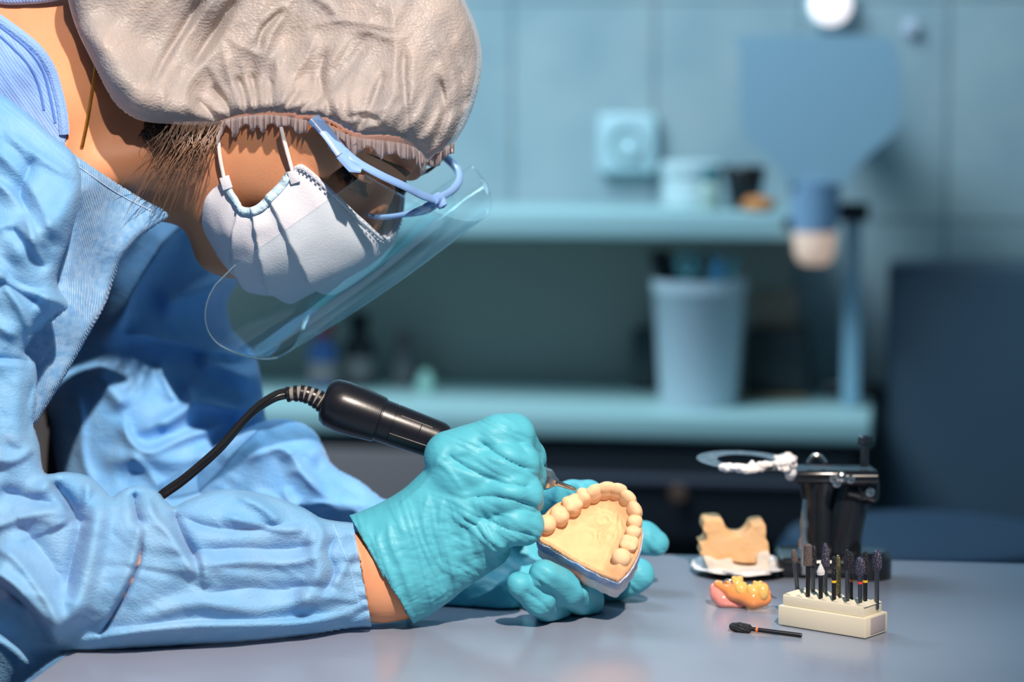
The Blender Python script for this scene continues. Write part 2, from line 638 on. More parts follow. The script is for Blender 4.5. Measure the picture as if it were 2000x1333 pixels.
# ------------------------------------------------------------------ materials
def mat(name, col, rough=0.5, metal=0.0, spec=0.5, bump=None, var=None, coat=0.0, trans=0.0, sss=0.0, sss_col=None,
        alpha=0.0, transl=0.0, sheen=0.0, emit=None, ior=1.45):
    """bump: list of (kind, scale, strength, distance, stretch xyz); var: (scale, other colour, amount)"""
    m = bpy.data.materials.new(name)
    m.use_nodes = True
    nt = m.node_tree
    N = nt.nodes; L = nt.links
    b = N['Principled BSDF']
    out = N['Material Output']
    b.inputs['Base Color'].default_value = (*col, 1)
    b.inputs['Roughness'].default_value = rough
    b.inputs['Metallic'].default_value = metal
    b.inputs['Specular IOR Level'].default_value = spec
    b.inputs['Coat Weight'].default_value = coat
    b.inputs['Transmission Weight'].default_value = trans
    b.inputs['IOR'].default_value = ior
    b.inputs['Sheen Weight'].default_value = sheen
    if sss:
        b.inputs['Subsurface Weight'].default_value = sss
        b.inputs['Subsurface Radius'].default_value = sss_col or (1, 0.35, 0.2)
        b.inputs['Subsurface Scale'].default_value = 0.006
    if emit:
        b.inputs['Emission Color'].default_value = (*emit[0], 1)
        b.inputs['Emission Strength'].default_value = emit[1]
    tc = N.new('ShaderNodeTexCoord')
    if var:
        nz = N.new('ShaderNodeTexNoise'); nz.inputs['Scale'].default_value = var[0]
        nz.inputs['Detail'].default_value = 5
        L.new(tc.outputs['Object'], nz.inputs['Vector'])
        rp = N.new('ShaderNodeMapRange'); rp.inputs[1].default_value = 0.35; rp.inputs[2].default_value = 0.65
        rp.inputs[3].default_value = 0; rp.inputs[4].default_value = var[2]
        L.new(nz.outputs['Fac'], rp.inputs[0])
        mx = N.new('ShaderNodeMix'); mx.data_type = 'RGBA'
        mx.inputs[6].default_value = (*col, 1); mx.inputs[7].default_value = (*var[1], 1)
        L.new(rp.outputs[0], mx.inputs[0])
        L.new(mx.outputs[2], b.inputs['Base Color'])
    last = None
    for bp in (bump or []):
        kind, sc, st, dist = bp[:4]
        stre = bp[4] if len(bp) > 4 else (1, 1, 1)
        rot = bp[5] if len(bp) > 5 else (0, 0, 0)
        mp = N.new('ShaderNodeMapping'); mp.inputs['Scale'].default_value = stre
        mp.inputs['Rotation'].default_value = tuple(R(q) for q in rot)
        mp.vector_type = 'TEXTURE' if False else 'POINT'
        L.new(tc.outputs['Object'], mp.inputs['Vector'])
        if kind == 'noise':
            t = N.new('ShaderNodeTexNoise'); t.inputs['Detail'].default_value = 4; o = t.outputs['Fac']
        elif kind == 'ridge':
            t = N.new('ShaderNodeTexNoise'); t.noise_type = 'RIDGED_MULTIFRACTAL'; t.inputs['Detail'].default_value = 2; o = t.outputs['Fac']
        elif kind == 'vor':
            t = N.new('ShaderNodeTexVoronoi'); o = t.outputs['Distance']
        elif kind == 'wave':
            t = N.new('ShaderNodeTexWave'); t.inputs['Distortion'].default_value = 0.4; o = t.outputs['Fac']
        elif kind == 'magic':
            t = N.new('ShaderNodeTexMagic'); o = t.outputs['Fac']
        t.inputs['Scale'].default_value = sc
        L.new(mp.outputs[0], t.inputs['Vector'])
        bu = N.new('ShaderNodeBump'); bu.inputs['Strength'].default_value = st; bu.inputs['Distance'].default_value = dist
        L.new(o, bu.inputs['Height'])
        if last: L.new(last.outputs[0], bu.inputs['Normal'])
        last = bu
    if last: L.new(last.outputs[0], b.inputs['Normal'])
    sh = b.outputs[0]
    if transl:
        tr = N.new('ShaderNodeBsdfTranslucent')
        src = b.inputs['Base Color']
        if src.is_linked: L.new(src.links[0].from_socket, tr.inputs[0])
        else: tr.inputs[0].default_value = (*col, 1)
        mixn = N.new('ShaderNodeMixShader'); mixn.inputs[0].default_value = transl
        L.new(sh, mixn.inputs[1]); L.new(tr.outputs[0], mixn.inputs[2]); sh = mixn.outputs[0]
    if alpha:
        tp = N.new('ShaderNodeBsdfTransparent')
        mixn = N.new('ShaderNodeMixShader'); mixn.inputs[0].default_value = alpha
        L.new(sh, mixn.inputs[1]); L.new(tp.outputs[0], mixn.inputs[2]); sh = mixn.outputs[0]
    L.new(sh, out.inputs['Surface'])
    return m


NONWOVEN = [('vor', 620, 0.55, 0.0006, (1, 1, 1.6), (0, 30, 0)), ('noise', 150, 0.3, 0.0010, (1, 1, 3), (0, 25, 0)), ('noise', 40, 0.25, 0.003)]
M = {}
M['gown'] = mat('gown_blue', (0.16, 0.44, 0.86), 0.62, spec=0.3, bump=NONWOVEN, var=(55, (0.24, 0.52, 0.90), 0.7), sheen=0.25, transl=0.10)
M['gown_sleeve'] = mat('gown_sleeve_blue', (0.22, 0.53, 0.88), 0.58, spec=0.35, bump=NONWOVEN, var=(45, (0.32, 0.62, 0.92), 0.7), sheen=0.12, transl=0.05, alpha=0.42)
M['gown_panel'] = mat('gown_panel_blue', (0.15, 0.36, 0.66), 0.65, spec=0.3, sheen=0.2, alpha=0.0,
                      bump=[('wave', 330, 0.5, 0.0006, (1, 0.2, 0.35), (0, 12, 0)), ('noise', 300, 0.6, 0.0008), ('noise', 45, 0.4, 0.003)], var=(200, (0.30, 0.50, 0.74), 0.8))
M['cuff'] = mat('cuff_blue', (0.42, 0.66, 0.92), 0.6, bump=[('wave', 200, 0.6, 0.001, (1, 1, 1), (0, 65, 0)), ('noise', 300, 0.5, 0.001)], transl=0.1)
M['thread'] = mat('seam_thread', (0.6, 0.75, 0.92), 0.6)
M['knit'] = mat('knit_blue', (0.24, 0.42, 0.82), 0.75, sheen=0.4, bump=[('wave', 190, 0.3, 0.0008, (1, 0.3, 0.9), (0, 35, 0)), ('noise', 500, 0.4, 0.0006)])
M['knit_trim'] = mat('knit_trim_blue', (0.22, 0.40, 0.82), 0.7, sheen=0.4, bump=[('vor', 800, 0.5, 0.0006)])
M['cap'] = mat('cap_white', (0.72, 0.68, 0.69), 0.40, spec=0.5, sheen=0.3, transl=0.10, alpha=0.55,
               bump=[('vor', 480, 0.6, 0.0007, (1, 1, 1.3), (0, 20, 0)), ('ridge', 60, 0.25, 0.0012, (1, 1, 2.2), (0, -30, 0)), ('noise', 140, 0.5, 0.0012)])
M['ruffle'] = mat('ruffle_white', (0.80, 0.70, 0.71), 0.55, transl=0.3, alpha=0.08, bump=[('noise', 260, 0.5, 0.001)])
M['mask'] = mat('mask_white', (0.74, 0.76, 0.85), 0.7, transl=0.12, bump=[('vor', 900, 0.25, 0.0004), ('noise', 90, 0.12, 0.0015)], sheen=0.2)
M['mask_edge'] = mat('mask_binding', (0.50, 0.70, 0.84), 0.7, bump=[('vor', 500, 0.7, 0.0006)])
M['loop'] = mat('loop_white', (0.85, 0.80, 0.80), 0.7, bump=[('noise', 600, 0.4, 0.0005)])
M['skin'] = mat('skin', (0.66, 0.31, 0.165), 0.48, spec=0.4, sss=0.25, bump=[('noise', 420, 0.16, 0.0006), ('vor', 900, 0.1, 0.0003)], var=(22, (0.62, 0.25, 0.13), 0.6))
M['hair'] = mat('hair_brown', (0.050, 0.033, 0.024), 0.42, spec=0.5, bump=[('noise', 90, 0.9, 0.003, (1, 1, 9), (0, 55, 0))], var=(38, (0.30, 0.19, 0.11), 1.0))
M['hair_dark'] = mat('hair_dark', (0.035, 0.020, 0.014), 0.45, var=(90, (0.10, 0.055, 0.03), 0.8))
M['strand'] = mat('hair_strand', (0.17, 0.09, 0.055), 0.4)
M['lash'] = mat('lash_black', (0.01, 0.008, 0.008), 0.5)
M['eye_white'] = mat('eye_white', (0.55, 0.50, 0.48), 0.15, coat=0.5)
M['iris'] = mat('iris_brown', (0.03, 0.018, 0.012), 0.1, coat=1.0)
M['lips'] = mat('lips', (0.5, 0.15, 0.12), 0.4)
M['gold'] = mat('gold_chain', (0.75, 0.42, 0.10), 0.3, metal=1.0)
M['glove'] = mat('glove_nitrile', (0.075, 0.39, 0.50), 0.50, spec=0.35, sss=0.0, bump=[('noise', 55, 0.30, 0.003, (1, 1, 2.5), (0, -30, 0)), ('noise', 700, 0.15, 0.0003)], var=(30, (0.095, 0.44, 0.55), 0.6))
M['frame'] = mat('frame_blue', (0.26, 0.46, 0.86), 0.28, spec=0.6, coat=0.3, trans=0.15)
M['film'] = None
M['black'] = mat('black_plastic', (0.008, 0.009, 0.014), 0.30, spec=0.42, bump=[('noise', 500, 0.05, 0.0004)])
M['black_gloss'] = mat('black_gloss', (0.010, 0.012, 0.016), 0.16, spec=0.6)
M['cable'] = mat('cable_black', (0.010, 0.010, 0.012), 0.25)
M['grey_dust'] = mat('dusty_grey', (0.22, 0.20, 0.19), 0.8)
M['steel'] = mat('steel', (0.62, 0.60, 0.58), 0.22, metal=1.0)
M['brass'] = mat('bronze_steel', (0.55, 0.42, 0.33), 0.25, metal=1.0)
M['dark_steel'] = mat('dark_steel', (0.10, 0.11, 0.13), 0.28, metal=0.9)
M['cast'] = mat('cast_stone', (0.72, 0.405, 0.22), 0.72, spec=0.25, sss=0.0, bump=[('noise', 260, 0.3, 0.0008), ('noise', 60, 0.25, 0.002)], var=(50, (0.84, 0.54, 0.30), 0.7))
M['tooth_stone'] = mat('tooth_stone', (0.76, 0.50, 0.30), 0.62, spec=0.3, bump=[('noise', 200, 0.2, 0.0008)], var=(70, (0.80, 0.50, 0.29), 0.7))
M['plaster'] = mat('plaster_white', (0.80, 0.74, 0.70), 0.85, bump=[('noise', 120, 0.9, 0.003), ('noise', 420, 0.5, 0.001)], var=(80, (0.62, 0.66, 0.74), 0.8))
M['blue_stone'] = mat('plaster_blue', (0.20, 0.36, 0.66), 0.8, bump=[('noise', 150, 0.9, 0.003)], var=(90, (0.60, 0.60, 0.68), 1.0))
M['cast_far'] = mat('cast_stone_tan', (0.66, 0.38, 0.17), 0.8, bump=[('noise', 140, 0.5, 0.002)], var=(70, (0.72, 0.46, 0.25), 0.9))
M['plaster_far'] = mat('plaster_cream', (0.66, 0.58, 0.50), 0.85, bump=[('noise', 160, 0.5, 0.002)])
M['acrylic'] = mat('acrylic_pink', (0.80, 0.28, 0.24), 0.18, coat=0.6, sss=0.3, bump=[('noise', 160, 0.2, 0.001)])
M['acrylic_orange'] = mat('acrylic_orange', (0.85, 0.30, 0.09), 0.15, coat=0.7, bump=[('noise', 160, 0.2, 0.001)])
M['acr_tooth'] = mat('acrylic_tooth', (0.78, 0.46, 0.13), 0.15, coat=0.6)
M['block'] = mat('block_cream', (0.74, 0.68, 0.53), 0.45, bump=[('noise', 200, 0.1, 0.0006)])
M['paper'] = mat('label_paper', (0.40, 0.36, 0.37), 0.6, var=(160, (0.42, 0.36, 0.36), 0.8))
M['bur'] = mat('bur_dark', (0.05, 0.05, 0.065), 0.35, metal=0.8, bump=[('magic', 900, 0.9, 0.0006)])
M['bur_black'] = mat('bur_black', (0.015, 0.015, 0.018), 0.4, bump=[('magic', 900, 0.7, 0.0005)])
M['bur_purple'] = mat('bur_purple', (0.11, 0.10, 0.15), 0.3, metal=0.8, bump=[('magic', 900, 0.7, 0.0005)])
M['bur_brown'] = mat('bur_brown', (0.10, 0.075, 0.07), 0.6, bump=[('noise', 900, 0.9, 0.0006)])
M['bur_stone'] = mat('bur_white', (0.62, 0.62, 0.66), 0.6, bump=[('noise', 900, 0.9, 0.0006)])
M['bur_gold'] = mat('bur_brass', (0.42, 0.34, 0.16), 0.3, metal=1.0, bump=[('noise', 900, 0.9, 0.0006)])
M['red'] = mat('ring_red', (0.75, 0.06, 0.04), 0.4)
M['yellow'] = mat('ring_yellow', (0.80, 0.48, 0.03), 0.4)
M['orange'] = mat('ring_orange', (0.80, 0.18, 0.05), 0.4)
M['white_plastic'] = mat('white_plastic', (0.50, 0.58, 0.64), 0.35)
M['socket'] = mat('socket_white', (0.52, 0.68, 0.72), 0.4)
M['jar'] = mat('jar_white', (0.62, 0.72, 0.74), 0.35)
M['shelf'] = mat('shelf_teal', (0.42, 0.60, 0.62), 0.45, bump=[('noise', 60, 0.1, 0.001)])
M['desk'] = mat('desk_teal', (0.42, 0.60, 0.60), 0.4, bump=[('noise', 60, 0.1, 0.001)])
M['desk_dark'] = mat('desk_dark', (0.022, 0.023, 0.030), 0.5, bump=[('noise', 60, 0.1, 0.001)])
M['brown_panel'] = mat('brown_panel', (0.22, 0.17, 0.17), 0.6, bump=[('noise', 60, 0.1, 0.001)])
M['back_panel'] = mat('back_panel', (0.42, 0.40, 0.36), 0.6, bump=[('noise', 60, 0.1, 0.001)])
M['dark_glass'] = mat('dark_bottle', (0.02, 0.02, 0.025), 0.2)
M['blue_bottle'] = mat('blue_bottle', (0.03, 0.08, 0.22), 0.3)
M['red_cap'] = mat('red_cap', (0.20, 0.05, 0.05), 0.4)
M['clay'] = mat('terracotta', (0.70, 0.24, 0.07), 0.7)
M['beige'] = mat('beige_box', (0.30, 0.22, 0.17), 0.6)
M['wood'] = mat('wood_strip', (0.30, 0.20, 0.12), 0.6)
M['hood'] = mat('hood_pale', (0.30, 0.44, 0.54), 0.4)
M['hood_cup'] = mat('hood_cup', (0.28, 0.42, 0.60), 0.3)
M['cup_highlight'] = mat('cup_highlight', (0.85, 0.62, 0.50), 0.5, emit=((1.0, 0.66, 0.48), 0.35))  # emission stands in for a warm highlight on the cup
M['post'] = mat('post_white', (0.35, 0.55, 0.68), 0.4)
M['chair_blue'] = mat('chair_blue', (0.008, 0.03, 0.07), 0.5)
M['floor'] = mat('floor_grey', (0.06, 0.07, 0.09), 0.5, var=(3, (0.09, 0.10, 0.12), 0.8))
M['ring_clear'] = mat('mount_ring_metal', (0.12, 0.16, 0.20), 0.2, metal=0.7, var=(220, (0.4, 0.42, 0.44), 0.8))


def table_mat():
    m = mat('table_laminate', (0.235, 0.27, 0.35), 0.24, spec=0.5, bump=[('noise', 1800, 0.04, 0.0002), ('noise', 9, 0.03, 0.002)], var=(14, (0.27, 0.30, 0.38), 0.6))
    return m


M['table'] = table_mat()


def film_mat():
    m = bpy.data.materials.new('visor_film')
    m.use_nodes = True
    N = m.node_tree.nodes; L = m.node_tree.links
    N.remove(N['Principled BSDF'])
    tp = N.new('ShaderNodeBsdfTransparent'); tp.inputs[0].default_value = (0.93, 0.975, 0.985, 1)
    gl = N.new('ShaderNodeBsdfGlossy'); gl.inputs['Roughness'].default_value = 0.05; gl.inputs[0].default_value = (0.72, 0.88, 0.97, 1)
    df = N.new('ShaderNodeBsdfDiffuse'); df.inputs[0].default_value = (0.75, 0.82, 0.85, 1)
    lw = N.new('ShaderNodeLayerWeight'); lw.inputs['Blend'].default_value = 0.12
    tc = N.new('ShaderNodeTexCoord')
    nz = N.new('ShaderNodeTexNoise'); nz.inputs['Scale'].default_value = 30
    L.new(tc.outputs['Object'], nz.inputs['Vector'])
    bu = N.new('ShaderNodeBump'); bu.inputs['Strength'].default_value = 0.15; bu.inputs['Distance'].default_value = 0.003
    L.new(nz.outputs['Fac'], bu.inputs['Height'])
    L.new(bu.outputs[0], gl.inputs['Normal'])
    a = N.new('ShaderNodeMixShader'); a.inputs[0].default_value = 0.022
    L.new(tp.outputs[0], a.inputs[1]); L.new(df.outputs[0], a.inputs[2])
    b = N.new('ShaderNodeMixShader')
    cl = N.new('ShaderNodeMath'); cl.operation = 'MINIMUM'; cl.inputs[1].default_value = 0.18
    L.new(lw.outputs['Fresnel'], cl.inputs[0]); L.new(cl.outputs[0], b.inputs[0]); L.new(a.outputs[0], b.inputs[1]); L.new(gl.outputs[0], b.inputs[2])
    L.new(b.outputs[0], N['Material Output'].inputs['Surface'])
    return m


M['film'] = film_mat()


def tile_mat(name, c1, c2, rough=0.25):
    """glazed wall tiles with faint joints; coordinates are the wall object's own"""
    m = bpy.data.materials.new(name)
    m.use_nodes = True
    N = m.node_tree.nodes; L = m.node_tree.links
    b = N['Principled BSDF']
    tc = N.new('ShaderNodeTexCoord')
    mp = N.new('ShaderNodeMapping'); mp.inputs['Rotation'].default_value = (R(90), 0, 0)
    L.new(tc.outputs['Object'], mp.inputs[0])
    br = N.new('ShaderNodeTexBrick'); br.offset = 0
    br.inputs['Scale'].default_value = 1.0
    br.inputs['Mortar Size'].default_value = 0.003
    br.inputs['Brick Width'].default_value = 0.20
    br.inputs['Row Height'].default_value = 0.30
    br.inputs['Color1'].default_value = (1, 1, 1, 1); br.inputs['Color2'].default_value = (0.9, 0.9, 0.9, 1)
    br.inputs['Mortar'].default_value = (0.55, 0.55, 0.55, 1)
    L.new(mp.outputs[0], br.inputs['Vector'])
    nz = N.new('ShaderNodeTexNoise'); nz.inputs['Scale'].default_value = 7; nz.inputs['Detail'].default_value = 6
    L.new(tc.outputs['Object'], nz.inputs['Vector'])
    rp = N.new('ShaderNodeMapRange'); rp.inputs[1].default_value = 0.38; rp.inputs[2].default_value = 0.62
    L.new(nz.outputs['Fac'], rp.inputs[0])
    mx = N.new('ShaderNodeMix'); mx.data_type = 'RGBA'
    mx.inputs[6].default_value = (*c1, 1); mx.inputs[7].default_value = (*c2, 1)
    L.new(rp.outputs[0], mx.inputs[0])
    mu = N.new('ShaderNodeMix'); mu.data_type = 'RGBA'; mu.blend_type = 'MULTIPLY'; mu.inputs[0].default_value = 1
    L.new(mx.outputs[2], mu.inputs[6]); L.new(br.outputs['Color'], mu.inputs[7])
    L.new(mu.outputs[2], b.inputs['Base Color'])
    b.inputs['Roughness'].default_value = rough
    bu = N.new('ShaderNodeBump'); bu.inputs['Strength'].default_value = 0.3; bu.inputs['Distance'].default_value = 0.002
    L.new(br.outputs['Fac'], bu.inputs['Height']); bu.invert = True
    L.new(bu.outputs[0], b.inputs['Normal'])
    return m


M['tile'] = tile_mat('wall_tile', (0.43, 0.50, 0.52), (0.34, 0.43, 0.47))


# ================================================================== the room
def room_box(name, x0, x1, y0, y1, z0, z1, mt, parent=None, bev=0.0):
    b = MB()
    b.box(RM((x0 + x1) / 2, (y0 + y1) / 2, (z0 + z1) / 2), (x1 - x0, y1 - y0, z1 - z0), RR, bev)
    return b.build(name, mt, parent)


def local_box(name, x0, x1, y0, y1, z0, z1, mt, parent=None, bev=0.0):
    """box in the room's own axes; the object carries the room's rotation so its texture follows it"""
    b = MB(); b.box(((x0 + x1) / 2, (y0 + y1) / 2, (z0 + z1) / 2), (x1 - x0, y1 - y0, z1 - z0), None, bev)
    o = b.build(name, mt, None, world=False)
    o.location = W0; o.rotation_euler = (0, 0, -ROOM)
    return o


tag(local_box('wall_back', -2.6, 2.6, 0.0, 0.12, 0.0, 2.7, M['tile']), kind='structure')
tag(local_box('floor', -2.6, 2.6, -3.6, 0.0, -0.08, 0.0, M['floor']), kind='structure')
tag(local_box('wall_right', 1.25, 1.35, -2.0, 0.0, 0.0, 2.7, M['tile']), kind='structure')

# ---- the long desk against the wall
ZD = CAM_Z - 0.407
xc_, _ = PR(850, 900, -0.338)
xr, _ = PR(1700, 810, -0.34)
root = empty('lab_desk', RM(-0.3, -0.17, 0), 'long pale teal laboratory desk with a dark drawer front along the tiled wall', 'desk')
room_box('desk_top', -1.2, xr, -0.34, -0.005, ZD - 0.030, ZD, M['desk'], root, 0.004)
room_box('drawer_front', -0.62 - 0.5, xr - 0.02, -0.325, -0.31, ZD - 0.16, ZD - 0.034, M['desk_dark'], root, 0.003)
hd = room_box('rail', xc_ + 0.002, xr - 0.02, -0.335, -0.325, ZD - 0.088, ZD - 0.078, mat('rail_grey', (0.10, 0.10, 0.13), 0.4), root, 0.002)

room_box('side_cabinet', -1.2, xc_, -0.338, -0.02, 0.002, ZD - 0.052, M['brown_panel'], root, 0.003)
room_box('leg', xr - 0.05, xr - 0.02, -0.3, -0.27, 0.002, ZD - 0.16, M['desk_dark'], root, 0.002)
room_box('leg', xr - 0.05, xr - 0.02, -0.06, -0.03, 0.002, ZD - 0.035, M['desk_dark'], root, 0.002)
room_box('rear_panel', -0.18, xr - 0.05, -0.05, -0.03, 0.02, ZD - 0.05, M['desk_dark'], root, 0.002)
mb = MB(); kx, kz = PR(1326, 962, -0.33)
mb.lathe([(0, 0.006), (0.008, 0.007), (0.014, 0.011), (0.019, 0.010), (0.021, 0.0)], RM(kx, -0.325, kz), -RY, 16)
mb.build('knob', mat('knob_copper', (0.6, 0.3, 0.2), 0.3, metal=0.8), root)

# ---- shelf unit standing on the desk
ZS = CAM_Z - 0.154
xs1, _ = PR(1560, 440, -0.26)
root = empty('wall_shelf', RM(0, -0.13, ZS), 'pale teal shelf board above the desk under the power socket', 'shelf')
room_box('shelf_board', -1.1, xs1, -0.26, -0.004, ZS - 0.034, ZS, M['shelf'], root, 0.003)
room_box('back_panel', -1.1, xs1 - 0.02, -0.020, -0.004, ZD + 0.001, ZS - 0.035, M['back_panel'], root, 0.0)
mb = MB()
bx0, bz = PR(1535, 440, -0.265)
mb.lathe([(0, 0.008), (0.006, 0.008)], RM(xs1 - 0.012, -0.26, ZS - 0.012), -RY, 12)
mb.build('end_bolt', M['desk_dark'], root)

px1, _ = PR(1664, 600, -0.2)
root = empty('shelf_post', RM(px1, -0.2, ZD), 'slim pale upright post at the right end of the desk', 'post')
room_box('post', px1 - 0.011, px1 + 0.011, -0.21, -0.19, ZD + 0.001, ZS - 0.012, M['post'], root, 0.002)
room_box('bracket', px1 - 0.035, px1 + 0.02, -0.215, -0.185, ZS - 0.012, ZS + 0.012, M['desk_dark'], root, 0.004)

# ---- power socket on the wall
sx0, sz0 = PR(1172, 338, 0); sx1, sz1 = PR(1286, 222, 0)
cx, cz = (sx0 + sx1) / 2, (sz0 + sz1) / 2
root = empty('power_socket', RM(cx, 0, cz), 'square white power socket on the tiled wall above the shelf', 'socket')
hw = (sx1 - sx0) / 2
b = MB(); b.box(RM(cx, -0.013, cz), (2 * hw, 0.026, 2 * hw), RR, 0.005, 3); b.build('frame', M['socket'], root)
b = MB()
b.lathe([(0.0, 0.024), (0.004, 0.024), (0.004, 0.0215), (-0.006, 0.020), (-0.006, 0.0)], RM(cx, -0.0265, cz), -RY, 32, cap=False)
b.build('well', mat('socket_well', (0.16, 0.24, 0.26), 0.5), root)
b = MB()
for s in (-1, 1):
    b.lathe([(0, 0.0030), (0.003, 0.0030)], RM(cx + s * 0.0095, -0.0205, cz), -RY, 12)
b.build('contact_holes', M['black'], root)
b = MB(); b.lathe([(0, 0.005), (0.003, 0.0048), (0.006, 0.003), (0.0065, 0)], RM(cx + 0.016, -0.026, cz - 0.022), -RY, 16)
b.build('switch_stud', M['steel'], root)


# ---- things on the shelf
def on_shelf(px, ry):
    x, _ = PR(px, 400, ry); return x


x = on_shelf(1350, -0.12)
root = empty('storage_jar', RM(x, -0.12, ZS), 'squat white jar with a lid, standing on the shelf beside the black cup', 'jar')
b = MB(); b.lathe([(0, 0.036), (0.003, 0.039), (0.040, 0.039), (0.043, 0.036)], RM(x, -0.12, ZS + 0.0005), n=32); b.build('jar_body', M['jar'], root)
b = MB(); b.lathe([(0, 0.041), (0.002, 0.042), (0.014, 0.042), (0.017, 0.038)], RM(x, -0.12, ZS + 0.044), n=32); b.build('lid', M['jar'], root)
x2 = on_shelf(1388, -0.17)
root = empty('small_bottle', RM(x2, -0.19, ZS), 'little cream bottle with a teal cap in front of the white jar', 'bottle')
b = MB(); b.lathe([(0, 0.011), (0.002, 0.012), (0.028, 0.012), (0.036, 0.006), (0.040, 0.006)], RM(x2, -0.19, ZS + 0.0005), n=20); b.build('bottle_body', mat('cream_bottle', (0.45, 0.55, 0.48), 0.4), root)
b = MB(); b.lathe([(0, 0.009), (0.012, 0.009), (0.014, 0.007)], RM(x2, -0.19, ZS + 0.041), n=16); b.build('cap', mat('teal_cap', (0.03, 0.20, 0.24), 0.4), root)
x3 = on_shelf(1454, -0.14)
b = MB(); b.lathe([(0, 0.0), (0.0, 0.017), (0.004, 0.019), (0.052, 0.028), (0.054, 0.029), (0.056, 0.028), (0.052, 0.025), (0.01, 0.017), (0.008, 0)], RM(x3, -0.14, ZS + 0.0005), n=28, cap=False)
tag(b.build('tapered_cup', M['black_gloss']), 'black tapered cup standing on the shelf between jar and pale hood', 'cup')
x4 = on_shelf(1482, -0.21)
b = MB(); b.lathe([(0, 0.0), (0.0, 0.016), (0.006, 0.022), (0.012, 0.021), (0.018, 0.014), (0.019, 0.0)], RM(x4, -0.21, ZS + 0.0005), n=24, cap=False)
tag(b.build('clay_dish', M['clay']), 'small orange clay lump lying in front of the black cup', 'dish')

# ---- pale suction hood hanging in front of the wall: rounded body, narrow neck, cup with its warm highlight as emission
Yh = -0.30
pts = [(1450, 70), (1700, 70), (1752, 95), (1758, 225), (1738, 268), (1700, 300), (1668, 330), (1650, 358), (1540, 358), (1520, 330), (1490, 300), (1460, 268), (1446, 225), (1444, 95)]
poly = [PR(a, b_, Yh) for a, b_ in pts]
hc = (sum(p[0] for p in poly) / len(poly), sum(p[1] for p in poly) / len(poly))
root = empty('suction_hood', RM(hc[0], Yh, hc[1]), 'large pale rounded hood narrowing down to a neck in front of the wall', 'hood')
b = MB()
Mx = Matrix.Translation(RM(0, Yh, 0)) @ RR @ Matrix(((1, 0, 0, 0), (0, 0, 1, 0), (0, 1, 0, 0), (0, 0, 0, 1)))
b.prism(crom(poly, 4, closed=True).tolist(), 0.055, Mx, 0.0)
b.build('hood_body', M['hood'], root, smooth=False)
n0 = PR(1540, 362, Yh); n1 = PR(1640, 455, Yh); nr = (n1[0] - n0[0]) / 2; nx = (n0[0] + n1[0]) / 2
b = MB(); b.lathe([(0, nr * 0.86), (0.01, nr * 0.9), (n0[1] - n1[1] - 0.005, nr), (n0[1] - n1[1] + 0.004, nr * 1.05)], RM(nx, Yh + 0.0275, n1[1]), n=28)
b.build('neck', M['hood_cup'], root)
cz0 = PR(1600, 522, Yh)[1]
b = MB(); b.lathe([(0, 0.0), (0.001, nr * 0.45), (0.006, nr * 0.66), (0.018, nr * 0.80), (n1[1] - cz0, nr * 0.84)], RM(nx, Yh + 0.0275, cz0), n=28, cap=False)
b.build('cup', M['cup_highlight'], root)
b = MB(); b.box(RM(hc[0] + 0.02, (Yh + 0.055) / 2 - 0.002, hc[1] + 0.03), (0.05, -Yh - 0.058, 0.05), RR, 0.004)
b.build('wall_arm', M['hood'], root)


# ---- things standing on the desk
def on_desk(px, py):
    a = P(px, py, 1.0); k = (ZD - CAM_Z) / (a.z - CAM_Z); q = a * k; q = Vector((a.x * k, k, ZD))
    r = q - W0; return r.dot(RX), r.dot(RY)


tx, ty = on_desk(1362, 792)
ty = max(ty, -0.28)
sc = 1.0
rt = (PR(1455, 560, ty)[0] - PR(1272, 560, ty)[0]) / 2
rb = (PR(1440, 760, ty)[0] - PR(1290, 760, ty)[0]) / 2
tx = PR(1364, 700, ty)[0]
zt = PR(1364, 553, ty - rt)[1]
root = empty('instrument_bin', RM(tx, ty, ZD), 'tall tapered white plastic bin full of instruments on the desk', 'bin')
H = zt - ZD
b = MB(); b.lathe([(0, 0), (0, rb), (0.004, rb), (H - 0.018, rt * 0.975), (H - 0.016, rt), (H, rt * 1.01), (H, rt * 0.95), (H - 0.02, rt * 0.93), (0.006, rb * 0.94), (0.006, 0)], RM(tx, ty, ZD + 0.0005), n=40, cap=False)
b.build('bin_body', M['white_plastic'], root)
random.seed(3)
inst = [('spatula', -0.040, 0.060, 0.010), ('pliers', -0.028, 0.045, 0.006), ('scissors', -0.012, 0.062, 0.010), ('tweezers', 0.006, 0.058, 0.007), ('scraper', 0.02, 0.052, 0.008), ('handle_tool', 0.034, 0.055, 0.006)]
lab = ['dark pliers leaning at the left rim of the white bin', 'short black handled tool at the left inside the white bin', 'teal ring handled scissors standing left of centre in the white bin',
       'teal loop handled tweezers at the middle of the white bin', 'blue handled scraper right of centre in the white bin', 'thin pale tool at the right rim of the white bin']
mts = [M['black'], M['black_gloss'], mat('tool_teal', (0.06, 0.28, 0.34), 0.3), mat('tool_teal_dark', (0.05, 0.24, 0.32), 0.3), mat('tool_blue', (0.04, 0.20, 0.36), 0.35), mat('tool_pale', (0.10, 0.30, 0.36), 0.3)]
kinds = ['pliers', 'spatula', 'scissors', 'tweezers', 'scraper', 'lab_probe']
cats = ['pliers', 'spatula', 'scissors', 'tweezers', 'scraper', 'probe']
